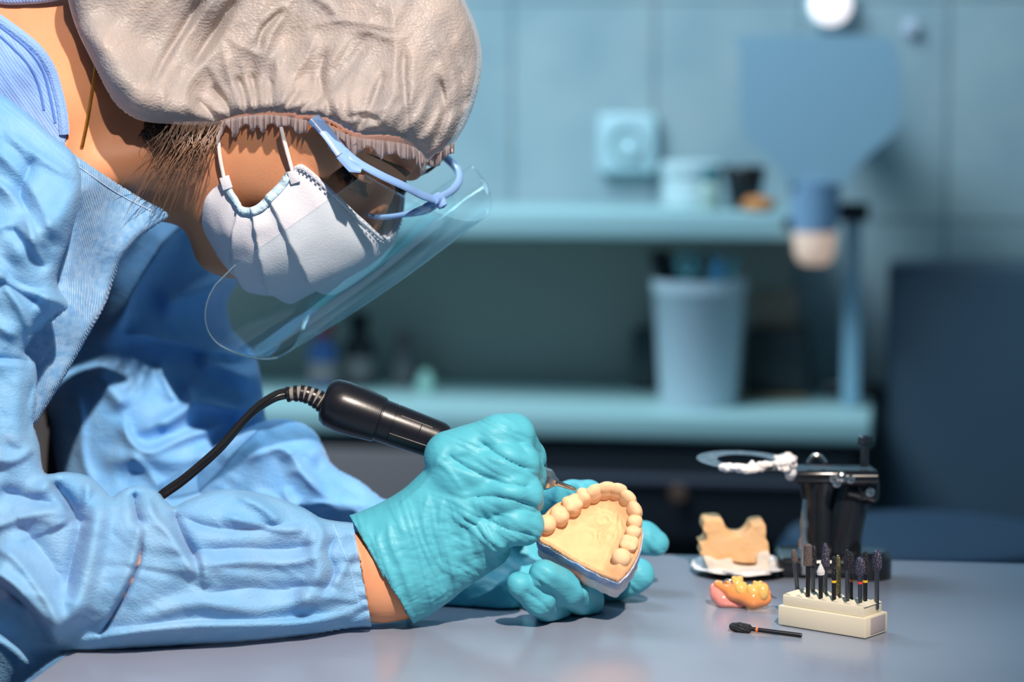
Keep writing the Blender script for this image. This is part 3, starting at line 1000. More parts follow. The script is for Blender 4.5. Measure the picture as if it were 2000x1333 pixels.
for i, (_, dx, up, r) in enumerate(inst):
    k = rt / 0.045
    base = RM(tx + dx * 0.5 * k, ty + random.uniform(-0.012, 0.012), ZD + 0.02)
    top = RM(tx + dx * k, ty + random.uniform(-0.015, 0.015), zt + up * 0.62)
    b = MB()
    ax = (top - base)
    if i in (2, 3):
        b.tube([base, base + ax * 0.78], [0.003, 0.004])
        c = base + ax * 0.9
        ring = [c + RX * math.cos(t) * 0.010 + Vector((0, 0, 1)) * math.sin(t) * 0.014 for t in np.linspace(0, 2 * math.pi, 17)]
        b.tube(ring, 0.0035, cap=False)
    elif i == 0:
        b.tube([base, base + ax * 0.7, top - RX * 0.004], [0.004, 0.006, 0.008]); b.tube([base + ax * 0.7, top + RX * 0.014], [0.006, 0.007])
    else:
        b.tube([base, base + ax * 0.7, base + ax * 0.9, top], [0.003, r * 0.6, r, r * 0.5])
    tag(b.build(kinds[i], mts[i]), lab[i], cats[i], 'instruments standing in the white bin')

# dark block and beige box behind the bin
dx0 = PR(1458, 700, -0.10)[0]; dx1 = PR(1580, 700, -0.10)[0]; dz = PR(1500, 640, -0.10)[1]
b = MB(); b.box(RM((dx0 + dx1) / 2, -0.10, (ZD + dz) / 2 + 0.0005), (dx1 - dx0, 0.10, dz - ZD), RR, 0.006)
tag(b.build('equipment_case', mat('case_dark', (0.03, 0.038, 0.042), 0.4)), 'dark equipment case on the desk right of the white bin', 'case')
b = MB(); bz2 = PR(1500, 568, -0.10)[1]
b.box(RM((dx0 * 0.55 + dx1 * 0.45), -0.10, (dz + bz2) / 2 + 0.0006), ((dx1 - dx0) * 0.72, 0.06, bz2 - dz - 0.001), RR, 0.004)
tag(b.build('carton', M['beige']), 'small brownish carton lying on top of the dark equipment case', 'box')
lx0 = PR(1238, 700, -0.06)[0]; lx1 = PR(1290, 700, -0.06)[0]; lz = PR(1260, 640, -0.06)[1]
b = MB(); b.box(RM((lx0 + lx1) / 2 , -0.06, (ZD + lz) / 2 + 0.0005), (lx1 - lx0, 0.06, lz - ZD), RR, 0.005)
tag(b.build('equipment_case', mat('case_grey', (0.04, 0.055, 0.06), 0.4)), 'small dark case half hidden left of the white bin', 'case')
a0 = on_desk(1450, 782)
b = MB(); b.box(RM(a0[0], max(a0[1], -0.31), ZD + 0.0035), (0.17, 0.022, 0.006), RR @ Matrix.Rotation(R(2), 4, 'Z'), 0.001)
tag(b.build('wooden_ruler', M['wood']), 'thin brown wooden strip lying on the desk before the white bin', 'ruler')


# bottles at the left end of the desk
def bottle(px, ry, top, wpx, m1, m2, lab, neck=0.4):
    x0 = PR(px - wpx / 2, 700, ry)[0]; x1 = PR(px + wpx / 2, 700, ry)[0]; r = (x1 - x0) / 2; xc = (x0 + x1) / 2
    zt_ = PR(px, top, ry)[1]; h = zt_ - ZD
    rt_ = empty('bottle', RM(xc, ry, ZD), lab, 'bottle', 'bottles at the left end of the desk')
    b = MB(); b.lathe([(0, r * 0.93), (0.002, r), (h * 0.58, r), (h * 0.70, r * neck), (h * 0.78, r * neck)], RM(xc, ry, ZD + 0.0005), n=28); b.build('bottle_body', m1, rt_)
    b = MB(); b.lathe([(0, r * neck * 1.3), (h * 0.20, r * neck * 1.3), (h * 0.215, r * neck)], RM(xc, ry, ZD + 0.001 + h * 0.78), n=24); b.build('cap', m2, rt_)
    b = MB(); b.lathe([(0, r * 1.012), (h * 0.3, r * 1.012)], RM(xc, ry, ZD + h * 0.12), n=28, cap=False); b.build('label', mat('label_grey', (0.20, 0.18, 0.18), 0.6), rt_)


bottle(702, -0.10, 612, 62, M['dark_glass'], M['black'], 'tall dark bottle with a black cap at the left end of the desk', 0.5)
bottle(632, -0.14, 628, 58, M['blue_bottle'], M['red_cap'], 'blue bottle with a dull red cap left of the tall dark bottle', 0.55)
bottle(790, -0.08, 650, 46, mat('bottle_grey', (0.16, 0.14, 0.15), 0.4), mat('cap_rose', (0.20, 0.12, 0.13), 0.5), 'small grey bottle right of the tall dark bottle', 0.5)
a0 = on_desk(832, 765)
b = MB(); b.lathe([(0, 0.012), (0.008, 0.014), (0.026, 0.007), (0.030, 0)], RM(a0[0], max(a0[1], -0.28), ZD + 0.0005), n=20)
tag(b.build('mixing_cone', mat('pale_green', (0.45, 0.72, 0.62), 0.4)), 'little pale green cone on the desk above the black handpiece', 'cone')

# black hose hanging off the desk end
hp = [RM(*v) for v in [(xr - 0.06, -0.12, ZD + 0.012), (xr - 0.005, -0.13, ZD + 0.014), (xr + 0.03, -0.14, ZD - 0.015), (xr + 0.055, -0.15, ZD - 0.09), (xr + 0.062, -0.15, ZD - 0.18), (xr + 0.05, -0.15, ZD - 0.30), (xr + 0.06, -0.15, 0.02)]]
b = MB(); b.tube(crom([tuple(p) for p in hp], 8).tolist(), 0.012, 12)
tag(b.build('suction_hose', M['black']), 'thick black hose hanging down over the right end of the desk', 'hose')

# lamp reflection on the tiles, added as a small round glowing dome
lx, lz = PR(1622, 8, -0.02)
root = empty('tile_reflection', RM(lx, 0, lz), 'bright round glow standing in for a lamp reflection above the pale hood', 'reflection')
b = MB(); b.lathe([(0, 0.033), (0.012, 0.033), (0.016, 0.028)], RM(lx, -0.0005, lz), -RY, 32); b.build('base', M['socket'], root)
b = MB(); b.lathe([(0, 0.027), (0.014, 0.026), (0.024, 0.018), (0.030, 0.007), (0.031, 0)], RM(lx, -0.0165, lz), -RY, 32, cap=False)
b.build('glow_dome', mat('reflection_glow', (0.9, 0.85, 0.85), 0.4, emit=((1.0, 0.90, 0.92), 1.3)), root)
for (qx, qy, rr, lb) in [(1780, 55, 0.011, 'small pale disc standing in for a reflection high on the tiled wall')]:
    lx, lz = PR(qx, qy, 0)
    b = MB(); b.lathe([(0, rr), (0.01, rr), (0.014, rr * 0.7), (0.015, 0)], RM(lx, -0.0005, lz), -RY, 20)  # pale disc added in place of the second, smaller tile reflection
    tag(b.build('reflection_disc', mat('reflection_rose', (0.62, 0.62, 0.72), 0.4)), lb, 'hook')

# dark lower cabinet at the right by the wall and a dark blue chair
c0 = PR(1720, 480, -0.02); c1 = PR(2060, 480, -0.02)
root = empty('floor_cabinet', RM((c0[0] + c1[0]) / 2, -0.12, 0), 'dark blue cabinet against the wall right of the desk', 'cabinet')
zc = PR(1850, 520, -0.15)[1]
room_box('cabinet_body', c0[0] + 0.012, 1.2, -0.16, -0.005, 0.002, zc, mat('cab_dark', (0.07, 0.11, 0.15), 0.45), root, 0.004)
room_box('door', c0[0] + 0.017, c0[0] + 0.26, -0.172, -0.161, 0.02, zc - 0.01, mat('cab_dark2', (0.065, 0.10, 0.14), 0.4), root, 0.003)

root = empty('stool', (0.36, 2.25, 0), 'dark blue round backed stool behind the table at the right', 'stool')
cpt = P(1850, 1085, 2.25)
b = MB()
arc = [(cpt.x + 0.115 * math.cos(t), 2.25 + 0.10 * math.sin(t), cpt.z + 0.012 * math.sin(t)) for t in np.linspace(0, 2 * math.pi, 40)]
b.lathe([(0, 0.0), (0, 0.11), (0.01, 0.135), (0.035, 0.14), (0.05, 0.13), (0.056, 0.10), (0.057, 0)], (cpt.x - 0.02, 2.25, cpt.z - 0.03), n=40, cap=False)
b.build('seat', M['chair_blue'], root)
b = MB(); b.lathe([(0, 0.022), (cpt.z - 0.035, 0.022)], (cpt.x - 0.02, 2.25, 0.004), n=20); b.build('column', M['steel'], root)
b = MB()
for k in range(5):
    t = 2 * math.pi * k / 5
    b.tube([(cpt.x - 0.02, 2.25, 0.07), (cpt.x - 0.02 + 0.13 * math.cos(t), 2.25 + 0.13 * math.sin(t), 0.05), (cpt.x - 0.02 + 0.22 * math.cos(t), 2.25 + 0.22 * math.sin(t), 0.014)], [0.016, 0.014, 0.012])
b.build('foot_star', M['black'], root)

# ================================================================== the work table
f1 = PZ(1300, 1083); f2 = PZ(2000, 1101)
e = (Vector((f2.x, f2.y, 0)) - Vector((f1.x, f1.y, 0))).normalized()
n_ = Vector((e.y, -e.x, 0))     # towards the camera
e_tab, n_tab = e.copy(), n_.copy()
l1 = PZ(132, 1276)
s0 = (Vector((l1.x, l1.y, 0)) - Vector((f1.x, f1.y, 0))).dot(e)
o0 = Vector((f1.x, f1.y, 0)) + e * s0
LW, LD = 1.05, 0.52
A = math.atan2(e.y, e.x)
RT = Matrix.Rotation(A, 4, 'Z')
cen = o0 + e * LW / 2 + n_ * LD / 2
root = empty('work_table', (cen.x, cen.y, 0), 'grey blue laminate work table the casts and forearm rest on', 'table')
b = MB(); b.box((cen.x, cen.y, TABLE_Z - 0.0125), (LW, LD, 0.025), RT, 0.002); b.build('table_top', M['table'], root)
for sx in (0, 1):
    for sy in (0, 1):
        c = o0 + e * (0.05 if sx == 0 else LW - 0.05) + n_ * (0.05 if sy == 0 else LD - 0.05)
        b = MB(); b.box((c.x, c.y, (TABLE_Z - 0.026) / 2), (0.04, 0.04, TABLE_Z - 0.027), RT, 0.003)
        b.build('leg', M['desk_dark'], root)


# ================================================================== small things on the table
TZ = TABLE_Z + 0.0004

# ---- bur block: cream stepped block, in its own frame
bl_a = PZ(1519, 1222)     # left front bottom corner
bl_b = PZ(1690, 1250)     # right front bottom corner
bl_c = PZ(1744, 1238)     # right rear bottom corner
ex = (bl_b - bl_a); Lb = ex.length; ex.normalize()
ey = Vector((-ex.y, ex.x, 0))
Wb = 0.026
Hb = 0.0185
org = Vector((bl_a.x, bl_a.y, TZ))
ang = math.atan2(ex.y, ex.x)
RB = Matrix.Rotation(ang, 4, 'Z')


def BP(u, v, z): return org + ex * u + ey * v + Vector((0, 0, z))


root = empty('bur_block', BP(Lb / 2, Wb / 2, 0), 'cream plastic bur block standing at the right front of the table', 'block')
b = MB()
b.box(BP(Lb / 2, Wb / 2, Hb * 0.33), (Lb, Wb, Hb * 0.66), RB, 0.0008)
b.build('block_base', M['block'], root)
b = MB()
b.box(BP(Lb / 2 - 0.0005, Wb / 2, Hb * 0.83), (Lb - 0.005, Wb - 0.004, Hb * 0.34), RB, 0.0006)
b.build('block_top', M['block'], root)
b = MB(); b.box(BP(Lb + 0.0002, Wb * 0.54, Hb * 0.36), (0.0006, Wb * 0.64, Hb * 0.52), RB, 0.0001); b.build('label_window', M['paper'], root)
b = MB()
nh = 7
slots = []
for i in range(nh):
    u = 0.0055 + i * (Lb - 0.011) / (nh - 1)
    for v in (0.0075, 0.0175):
        slots.append((u, v))
        M_ = Matrix.Translation(BP(u, v, Hb)) @ RB @ Matrix(((0, 0, 1, 0), (1, 0, 0, 0), (0, 1, 0, 0), (0, 0, 0, 1)))
for i in range(nh):
    u = 0.0052 + i * (Lb - 0.011) / (nh - 1)
    # low saw-tooth ramps on top
    a0_, a1_, a2_ = BP(u - 0.0035, 0.0025, Hb - 0.0002), BP(u + 0.0035, 0.0025, Hb - 0.0002), BP(u - 0.0005, 0.0025, Hb + 0.0016)
    off = ey * (Wb - 0.006)
    vs = [b.bm.verts.new(p) for p in (a0_, a1_, a2_, a0_ + off, a1_ + off, a2_ + off)]
    for f in ((0, 1, 2), (5, 4, 3), (0, 3, 4, 1), (1, 4, 5, 2), (2, 5, 3, 0)):
        b.bm.faces.new([vs[k] for k in f])
b.build('saw_tooth_ridges', M['block'], root, smooth=False)


def bur(base, axis, L, head, mhead, ring, label, hl=0.013, hr=0.0031, shaft=0.00138, mshaft=None):
    """a laboratory bur: shaft, optional colour ring, fluted head with a shape of its own"""
    ax = Vector(axis).normalized()
    rt_ = empty('lab_bur', base, label, 'bur', 'burs in and beside the cream block')
    b = MB(); b.lathe([(0, shaft * 0.8), (0.0006, shaft), (L - hl, shaft), (L - hl + 0.001, shaft * 1.25), (L - hl + 0.002, shaft)], base, ax, 14)
    b.build('shaft', mshaft or M['dark_steel'], rt_)
    prof = {
        'bud': [(0, .35), (.08, .75), (.2, .95), (.5, 1.0), (.8, .82), (.93, .6), (1, 0)],
        'cone': [(0, .4), (.05, 1.0), (.3, 1.0), (.7, .72), (.94, .42), (1, 0)],
        'flame': [(0, .3), (.15, .9), (.35, 1.0), (.6, .7), (.85, .3), (1, 0)],
        'cyl': [(0, .6), (.04, 1.0), (.9, .85), (.97, .6), (1, 0)],
        'taper': [(0, .5), (.06, .8), (.5, 1.0), (.85, .78), (.97, .45), (1, 0)],
        'needle': [(0, .8), (.1, 1.0), (.6, .9), (.9, .8), (1, 0)]}[head]
    b = MB()
    n = 24
    rings = []
    u = ax.orthogonal().normalized(); v = ax.cross(u)
    P0 = Vector(base) + ax * (L - hl)
    pr = []
    for (t0, r0), (t1, r1) in zip(prof[:-1], prof[1:]):
        for k in range(3):
            pr.append((t0 + (t1 - t0) * k / 3, r0 + (r1 - r0) * k / 3))
    pr.append(prof[-1])
    for j, (t, r) in enumerate(pr):
        if r < 1e-4: rings.append([b.bm.verts.new(P0 + ax * hl * t)]); continue
        rr = []
        for k in range(n):
            a = 2 * math.pi * k / n + t * 1.2
            q = hr * r * (1.0 + (0.07 if k % 2 else -0.05))
            rr.append(b.bm.verts.new(P0 + ax * hl * t + (u * math.cos(a) + v * math.sin(a)) * q))
        rings.append(rr)
    for A_, B_ in zip(rings[:-1], rings[1:]):
        for k in range(n):
            k2 = (k + 1) % n
            if len(B_) == 1: b.bm.faces.new((A_[k], B_[0], A_[k2]))
            else: b.bm.faces.new((A_[k], B_[k], B_[k2], A_[k2]))
    b.bm.faces.new(rings[0][::-1])
    b.build('head', mhead, rt_, sharp=25)
    if ring:
        b = MB(); b.lathe([(0, shaft * 1.12), (0.0014, shaft * 1.12)], Vector(base) + ax * (L - hl - 0.0045), ax, 14)
        b.build('colour_ring', ring, rt_)
    return rt_


up = Vector((0, 0, 1))


def bur_at(pxb, pyt, row, head, mh, ring, label, hl, hr, lean=(0, 0), ms=None, pxt=None):
    """row 0 = front row; the foot stands in the block's top, the height is read off at pyt"""
    v = 0.0065 if row == 0 else 0.0180
    # find u along the block where px matches
    best = None
    for k in range(401):
        u = 0.003 + (Lb - 0.006) * k / 400
        q = BP(u, v, Hb)
        x, y = proj(np.array(q))
        if best is None or abs(x - pxb) < best[0]: best = (abs(x - pxb), q, y)
    q = best[1]
    top = P(pxt or pxb, pyt, q.y)
    base = q + Vector((0, 0, -0.004))
    ax = (top - base)
    bur(base, ax, ax.length, head, mh, ring, label, hl, hr, mshaft=ms)


bur_at(1550, 1073, 1, 'bud', M['bur_brown'], None, 'slim bur with a brown bud head, leftmost in the cream block', 0.0095, 0.0019)
bur_at(1578, 1062, 0, 'cyl', M['bur_brown'], None, 'thick brown cylinder bur, second from the left in the block', 0.0140, 0.0027, ms=M['black'])
bur_at(1588, 1066, 1, 'cyl', M['bur'], None, 'steel bur just behind the thick brown cylinder bur', 0.0140, 0.0022)
bur_at(1603, 1100, 0, 'flame', M['bur_stone'], None, 'bur with a white flame shaped stone head in the block', 0.0085, 0.0024, ms=M['black'])
bur_at(1612, 1060, 1, 'cone', M['bur_purple'], None, 'tall purple grey pointed bur behind the white stone bur', 0.0155, 0.0026)
bur_at(1629, 1086, 0, 'needle', M['bur'], M['yellow'], 'dark bur with a yellow ring in the middle of the block', 0.0120, 0.0014, ms=M['black'])
bur_at(1637, 1084, 1, 'cyl', M['bur_gold'], None, 'long brass coloured bur at the middle of the block', 0.0250, 0.0017)
bur_at(1655, 1073, 0, 'taper', M['bur'], None, 'dark tapered bur, third from the right in the block', 0.0140, 0.0021)
bur_at(1662, 1078, 1, 'taper', M['bur'], M['orange'], 'dark bur with an orange ring behind the third from the right', 0.0140, 0.0021, ms=M['black'])
bur_at(1680, 1088, 0, 'bud', M['bur_purple'], M['red'], 'plump bur with a red ring near the right of the block', 0.0120, 0.0030)
bur_at(1690, 1076, 1, 'cone', M['bur'], M['yellow'], 'slim bur with a yellow ring behind the red ringed one', 0.0150, 0.0022, ms=M['black'])
bur_at(1713, 1074, 1, 'bud', M['bur_purple'], None, 'dark bud headed bur standing alone, rightmost in the block', 0.0135, 0.0029)

# ---- the bur lying on the table
a = PZ(1424, 1224, TABLE_Z + 0.003); c = PZ(1566, 1242, TABLE_Z + 0.0014)
ax = a - c
bur(c, ax, ax.length, 'taper', M['bur_black'], M['orange'], 'black bur with an orange ring lying flat on the table', 0.0140, 0.0031, mshaft=M['black'])

# ---- articulator ----------------------------------------------------------
YA = 1.60
root_a = empty('articulator', PZ(1620, 1130), 'black metal articulator with round mounting plates standing behind the burs', 'articulator')
# lower mounting plate with plaster
lp = PZ(1440, 1112)
lp = Vector((PZ(1435, 1118).x, PZ(1435, 1118).y, TZ))
rlp = (P(1545, 1118, lp.y).x - P(1350, 1118, lp.y).x) / 2
lp.x = (P(1545, 1118, lp.y).x + P(1350, 1118, lp.y).x) / 2


def plate_mesh(name, c, r, h, mt, parent, inner=None, wob=0.0, seed=0, tilt=None, n=72):
    rs = np.random.RandomState(seed)
    V = []; F = []
    prof = [(0, r * 0.98), (h * 0.3, r), (h * 0.75, r), (h, r * 0.96)]
    if inner: prof += [(h, inner), (h * 0.5, inner * 0.97), (0, inner)]
    else: prof += [(h * 1.02, r * 0.66), (h * 1.05, r * 0.33), (h * 1.05, 0.0001)]
    for j, (z, rr) in enumerate(prof):
        for k in range(n):
            a = 2 * math.pi * k / n
            q = 1 + wob * vnoise(np.array(3 + 3 * math.cos(a) + seed), np.array(3 + 3 * math.sin(a)), np.array(j * 0.7)) if wob else 1
            V.append((rr * q * math.cos(a), rr * q * math.sin(a), z * (1 + (wob * 3 * float(vnoise(np.array(9 + 4 * math.cos(a)), np.array(9 + 4 * math.sin(a)), np.array(float(j))))) if wob and z > 0 else z)))
    for j in range(len(prof) - (0 if inner else 1)):
        j2 = (j + 1) % len(prof)
        for k in range(n):
            F.append((j * n + k, j * n + (k + 1) % n, j2 * n + (k + 1) % n, j2 * n + k))
    T = Matrix.Translation(c) @ (tilt or Matrix.Identity(4))
    V = [T @ Vector(v) for v in V]
    o = mesh_np(name, V, F, mt, parent, sharp=40)
    bm = bmesh.new(); bm.from_mesh(o.data); bmesh.ops.recalc_face_normals(bm, faces=bm.faces); bm.to_mesh(o.data); bm.free()
    return o


plate_mesh('lower_mounting_plate', lp, rlp, 0.004, M['black_gloss'], root_a)
plate_mesh('plate_plaster', lp + Vector((0, -0.003, 0.0042)), rlp * 0.93, 0.0022, M['plaster'], root_a, wob=0.16, seed=4)
# base slab going right
b = MB()
q0 = lp + Vector((rlp * 0.7, 0.0, 0)); q1 = PZ(1690, 1122)
b.box(((q0.x + q1.x) / 2, (q0.y + q1.y) / 2 + 0.004, TZ + 0.007), ((q1 - q0).length, 0.050, 0.013), Matrix.Rotation(R(-2), 4, 'Z'), 0.004, 3)
b.lathe([(0, 0.016), (0.014, 0.016), (0.018, 0.012)], (q1.x, q1.y - 0.01, TZ), n=24)
b.build('base', M['black_gloss'], root_a)
yA = q1.y + 0.004
# upright arm: broad fork
b = MB()
def AP(px, py, dy=0.0): return P(px, py, yA + dy)
wob_ = [AP(1612, 1118, 0.0), AP(1610, 1040, 0.0), AP(1612, 960, 0.0), AP(1618, 920, 0.0)]
b.tube([AP(1600, 1122), AP(1599, 1050), AP(1597, 980), AP(1600, 915)], [0.010, 0.0085, 0.009, 0.013], 16, flat=1.3)
b.tube([AP(1640, 1120), AP(1645, 1040), AP(1655, 975), AP(1668, 930)], [0.012, 0.012, 0.013, 0.014], 16, flat=1.2)
b.build('upright', M['black_gloss'], root_a)
b = MB()
b.tube([AP(1570, 1122, -0.02), AP(1571, 1000, -0.02), AP(1573, 975, -0.02)], [0.0022, 0.0022, 0.0016], 12)
b.lathe([(0, 0.0035), (0.006, 0.0035)], AP(1570, 1072, -0.02), n=12); b.lathe([(0, 0.003), (0.005, 0.003)], AP(1571, 1030, -0.02), n=12)
b.build('incisal_pin', M['steel'], root_a)
# upper arm
b = MB()
c0_ = AP(1545, 926); c1_ = AP(1710, 928)
b.box(((c0_ + c1_) / 2), ((c1_ - c0_).length, 0.030, 0.009), None, 0.003, 3)
b.box(AP(1688, 950), (0.016, 0.036, 0.018), None, 0.004, 3)
b.tube([AP(1640, 935, -0.02), AP(1712, 935, -0.02)], 0.0058, 16)
b.tube([AP(1655, 958, -0.012), AP(1706, 972, -0.012)], 0.006, 16)
b.build('upper_arm', M['black_gloss'], root_a)
b = MB()
b.lathe([(0, 0.0028), (0.016, 0.0028), (0.016, 0.0045), (0.0205, 0.0045), (0.0215, 0.003)], AP(1688, 912, -0.006), n=18)
b.build('thumb_screw', M['dark_steel'], root_a)
b = MB()
for (qx, qy, r_) in [(1643, 932, 0.0035), (1661, 937, 0.0028), (1627, 936, 0.0026), (1634, 944, 0.003), (1699, 962, 0.003)]:
    b.lathe([(0, r_), (0.002, r_), (0.003, r_ * 0.6), (0.0031, 0)], AP(qx, qy, -0.026), (0, -1, 0.15), 14)
b.build('screw', M['steel'], root_a)
b = MB()
ar = [AP(1578 + 34 * t, 905 - 16 * math.sin(math.pi * t), 0.0) for t in np.linspace(0, 1, 9)]
b.tube(ar, 0.0016, 8); b.build('spring_clip', M['steel'], root_a)
# upper plate ring seen edge-on with crumbled plaster
uc = P(1456, 900, yA - 0.010)
rup = (P(1552, 900, yA).x - P(1362, 900, yA).x) / 2
tl = Matrix.Rotation(R(2.5), 4, 'Y') @ Matrix.Rotation(R(3), 4, 'X')
plate_mesh('upper_mounting_plate', uc, rup, 0.003, M['ring_clear'], root_a, inner=rup * 0.60, tilt=tl)
rs = np.random.RandomState(5)
FD = Field(uc - Vector((0.05, 0.05, 0.03)), uc + Vector((0.05, 0.05, 0.03)), 0.0009)
for k in range(120):
    a_ = rs.uniform(-2.2, 0.35); rr = rup * rs.uniform(0.66, 0.98)
    p_ = tl @ Vector((rr * math.cos(a_), rr * math.sin(a_), -0.0012 + 0.005 * rs.rand() * (0.3 + 0.7 * (a_ > -1.6))))
    FD.ell(uc + p_, (rs.uniform(0.0015, 0.0042), rs.uniform(0.0015, 0.0035), rs.uniform(0.0012, 0.0026)), k=0.001)
for k in range(14):
    p_ = Vector((rup * 0.97, -0.006 * rs.rand(), -0.002 - 0.009 * rs.rand()))
    FD.ell(uc + p_ + Vector((-0.004 * rs.rand(), 0, 0)), (0.003, 0.003, 0.0028), k=0.001)
V_, F_ = FD.mesh()
mesh_np('plaster_crumbs', V_, F_, M['plaster'], root_a)

# ---- cast standing on the lower plate -------------------------------------
yc = lp.y - 0.004
pzt = lp.z + 0.0065
root = empty('dental_cast', (lp.x - 0.003, yc, pzt), 'notched tan dental cast on a white base standing on the articulator plate', 'cast')
scx = FPX / yc


def cast_piece(name, pts, th, mt, dy=0.0, bevel=0.0012, noise=0.0006):
    """outline standing upright with real thickness"""
    q = [P(a_, b__, yc) for a_, b__ in pts]
    poly = crom([(v.x, v.z) for v in q], 3, closed=True)
    b = MB()
    Mx = Matrix.Translation((0, yc + dy + th / 2, 0)) @ Matrix(((1, 0, 0, 0), (0, 0, -1, 0), (0, 1, 0, 0), (0, 0, 0, 1)))
    b.prism(poly.tolist(), th, Mx, bevel)
    bmesh.ops.triangulate(b.bm, faces=[f for f in b.bm.faces if len(f.verts) > 4])
    bmesh.ops.subdivide_edges(b.bm, edges=[e_ for e_ in b.bm.edges if e_.calc_length() > 0.004], cuts=2, use_grid_fill=True)
    for v in b.bm.verts:
        n3 = mnoise.noise_vector(v.co * 220)
        v.co += n3 * noise
    return b.build(name, mt, root, sharp=50)


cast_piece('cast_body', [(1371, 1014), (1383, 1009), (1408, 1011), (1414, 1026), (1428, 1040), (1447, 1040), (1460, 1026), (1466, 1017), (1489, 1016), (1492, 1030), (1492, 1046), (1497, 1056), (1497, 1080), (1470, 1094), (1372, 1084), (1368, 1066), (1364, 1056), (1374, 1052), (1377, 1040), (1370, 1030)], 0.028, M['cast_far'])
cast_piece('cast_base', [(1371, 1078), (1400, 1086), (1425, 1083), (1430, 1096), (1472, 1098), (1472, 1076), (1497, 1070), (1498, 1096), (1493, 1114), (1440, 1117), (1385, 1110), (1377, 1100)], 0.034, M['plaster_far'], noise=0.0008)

# ---- partial denture ------------------------------------------------------
YD = PZ(1450, 1186).y
root = empty('partial_denture', PZ(1450, 1186), 'pink and orange partial denture with yellow teeth and wire clasps on the table', 'denture')
FD = Field(P(1375, 1130, YD) - Vector((0.0, 0.03, 0.02)), P(1510, 1130, YD) + Vector((0, 0.02, 0.01)), 0.0007)
def DQ(px, py, dy=0.0): return P(px, py, YD + dy)
FD.cone(DQ(1396, 1150, 0.006), DQ(1412, 1172, 0.0), 0.0035, 0.0045, 0.004)
FD.cone(DQ(1412, 1172, 0.0), DQ(1450, 1181, -0.002), 0.0045, 0.0035, 0.004)
FD.ell(DQ(1418, 1164, 0.003), (0.010, 0.004, 0.0062), k=0.003)
V1, F1 = FD.mesh(); V1[:, 2] = np.maximum(V1[:, 2], TZ)
mesh_np('pink_flange', V1, F1, M['acrylic'], root)
FD = Field(P(1385, 1130, YD) - Vector((0.0, 0.03, 0.02)), P(1510, 1120, YD) + Vector((0, 0.02, 0.01)), 0.0007)
FD.cone(DQ(1402, 1142, 0.004), DQ(1432, 1157, -0.003), 0.0028, 0.0048, 0.003)
FD.cone(DQ(1432, 1157, -0.003), DQ(1470, 1170, -0.008), 0.0048, 0.0058, 0.003)
FD.cone(DQ(1470, 1170, -0.008), DQ(1492, 1166, -0.006), 0.0058, 0.005, 0.003)
FD.cone(DQ(1490, 1150, -0.003), DQ(1488, 1170, -0.006), 0.004, 0.005, 0.003)
V1, F1 = FD.mesh(); V1[:, 2] = np.maximum(V1[:, 2], TZ)
mesh_np('orange_base', V1, F1, M['acrylic_orange'], root)
for (qx, qy, rx, rz, dy) in [(1424, 1146, .0034, .0036, 0.002), (1447, 1152, .0045, .0044, -.006), (1471, 1157, .0045, .0046, -.009), (1489, 1158, .0042, .0056, -.010), (1440, 1138, .004, .003, .004), (1480, 1148, .003, .0035, -.004)]:
    FD = Field(DQ(qx, qy, dy) - Vector((.009, .009, .009)), DQ(qx, qy, dy) + Vector((.009, .009, .009)), 0.0006)
    FD.ell(DQ(qx, qy, dy), (rx, rx, rz), k=0.001)
    FD.ell(DQ(qx - 6, qy - 8, dy), (rx * .45, rx * .5, rz * .5), k=0.0015)
    FD.ell(DQ(qx + 6, qy - 8, dy), (rx * .45, rx * .5, rz * .5), k=0.0015)
    V1, F1 = FD.mesh()
    mesh_np('denture_tooth', V1, F1, M['acr_tooth'], root)
for pts in ([(1412, 1139, 0), (1420, 1133, -.003), (1428, 1136, -.004), (1432, 1143, -.003)], [(1496, 1160, -.006), (1500, 1158, -.008), (1507, 1166, -.008), (1515, 1170, -.004)]):
    b = MB(); b.tube(crom([tuple(DQ(*p)) for p in pts], 6).tolist(), 0.0008, 8); b.build('wire_clasp', M['steel'], root)


# ================================================================== the person
person = empty('person', (-0.27, 1.56, TABLE_Z), 'person in blue gown, hair cap, mask, visor and gloves bent over a held cast', 'person')

# head frame: origin midway between the eyes
HO = P(721, 356, 1.52)
HRt = Vector((-0.32, -0.947, 0.0)).normalized()
HF = Vector((0.521, -0.177, -0.836)); HF = (HF - HRt * HF.dot(HRt)).normalized()
HU = HRt.cross(HF).normalized()
if HU.z < 0: HU = -HU
HM = np.array([list(HRt), list(HU), list(HF)])     # rows = local axes


def H(r, u, f): return HO + HRt * r + HU * u + HF * f


def HP(px, py, r):
    """point on the head plane R=r seen along (px,py)"""
    a = P(px, py, 1.0); o = Vector((0, 0, CAM_Z)); d = a - o
    k = ((HO + HRt * r) - o).dot(HRt) / d.dot(HRt)
    return o + d * k


def hmir(p):
    d = (p - HO).dot(HRt)
    return p - HRt * (2 * d)


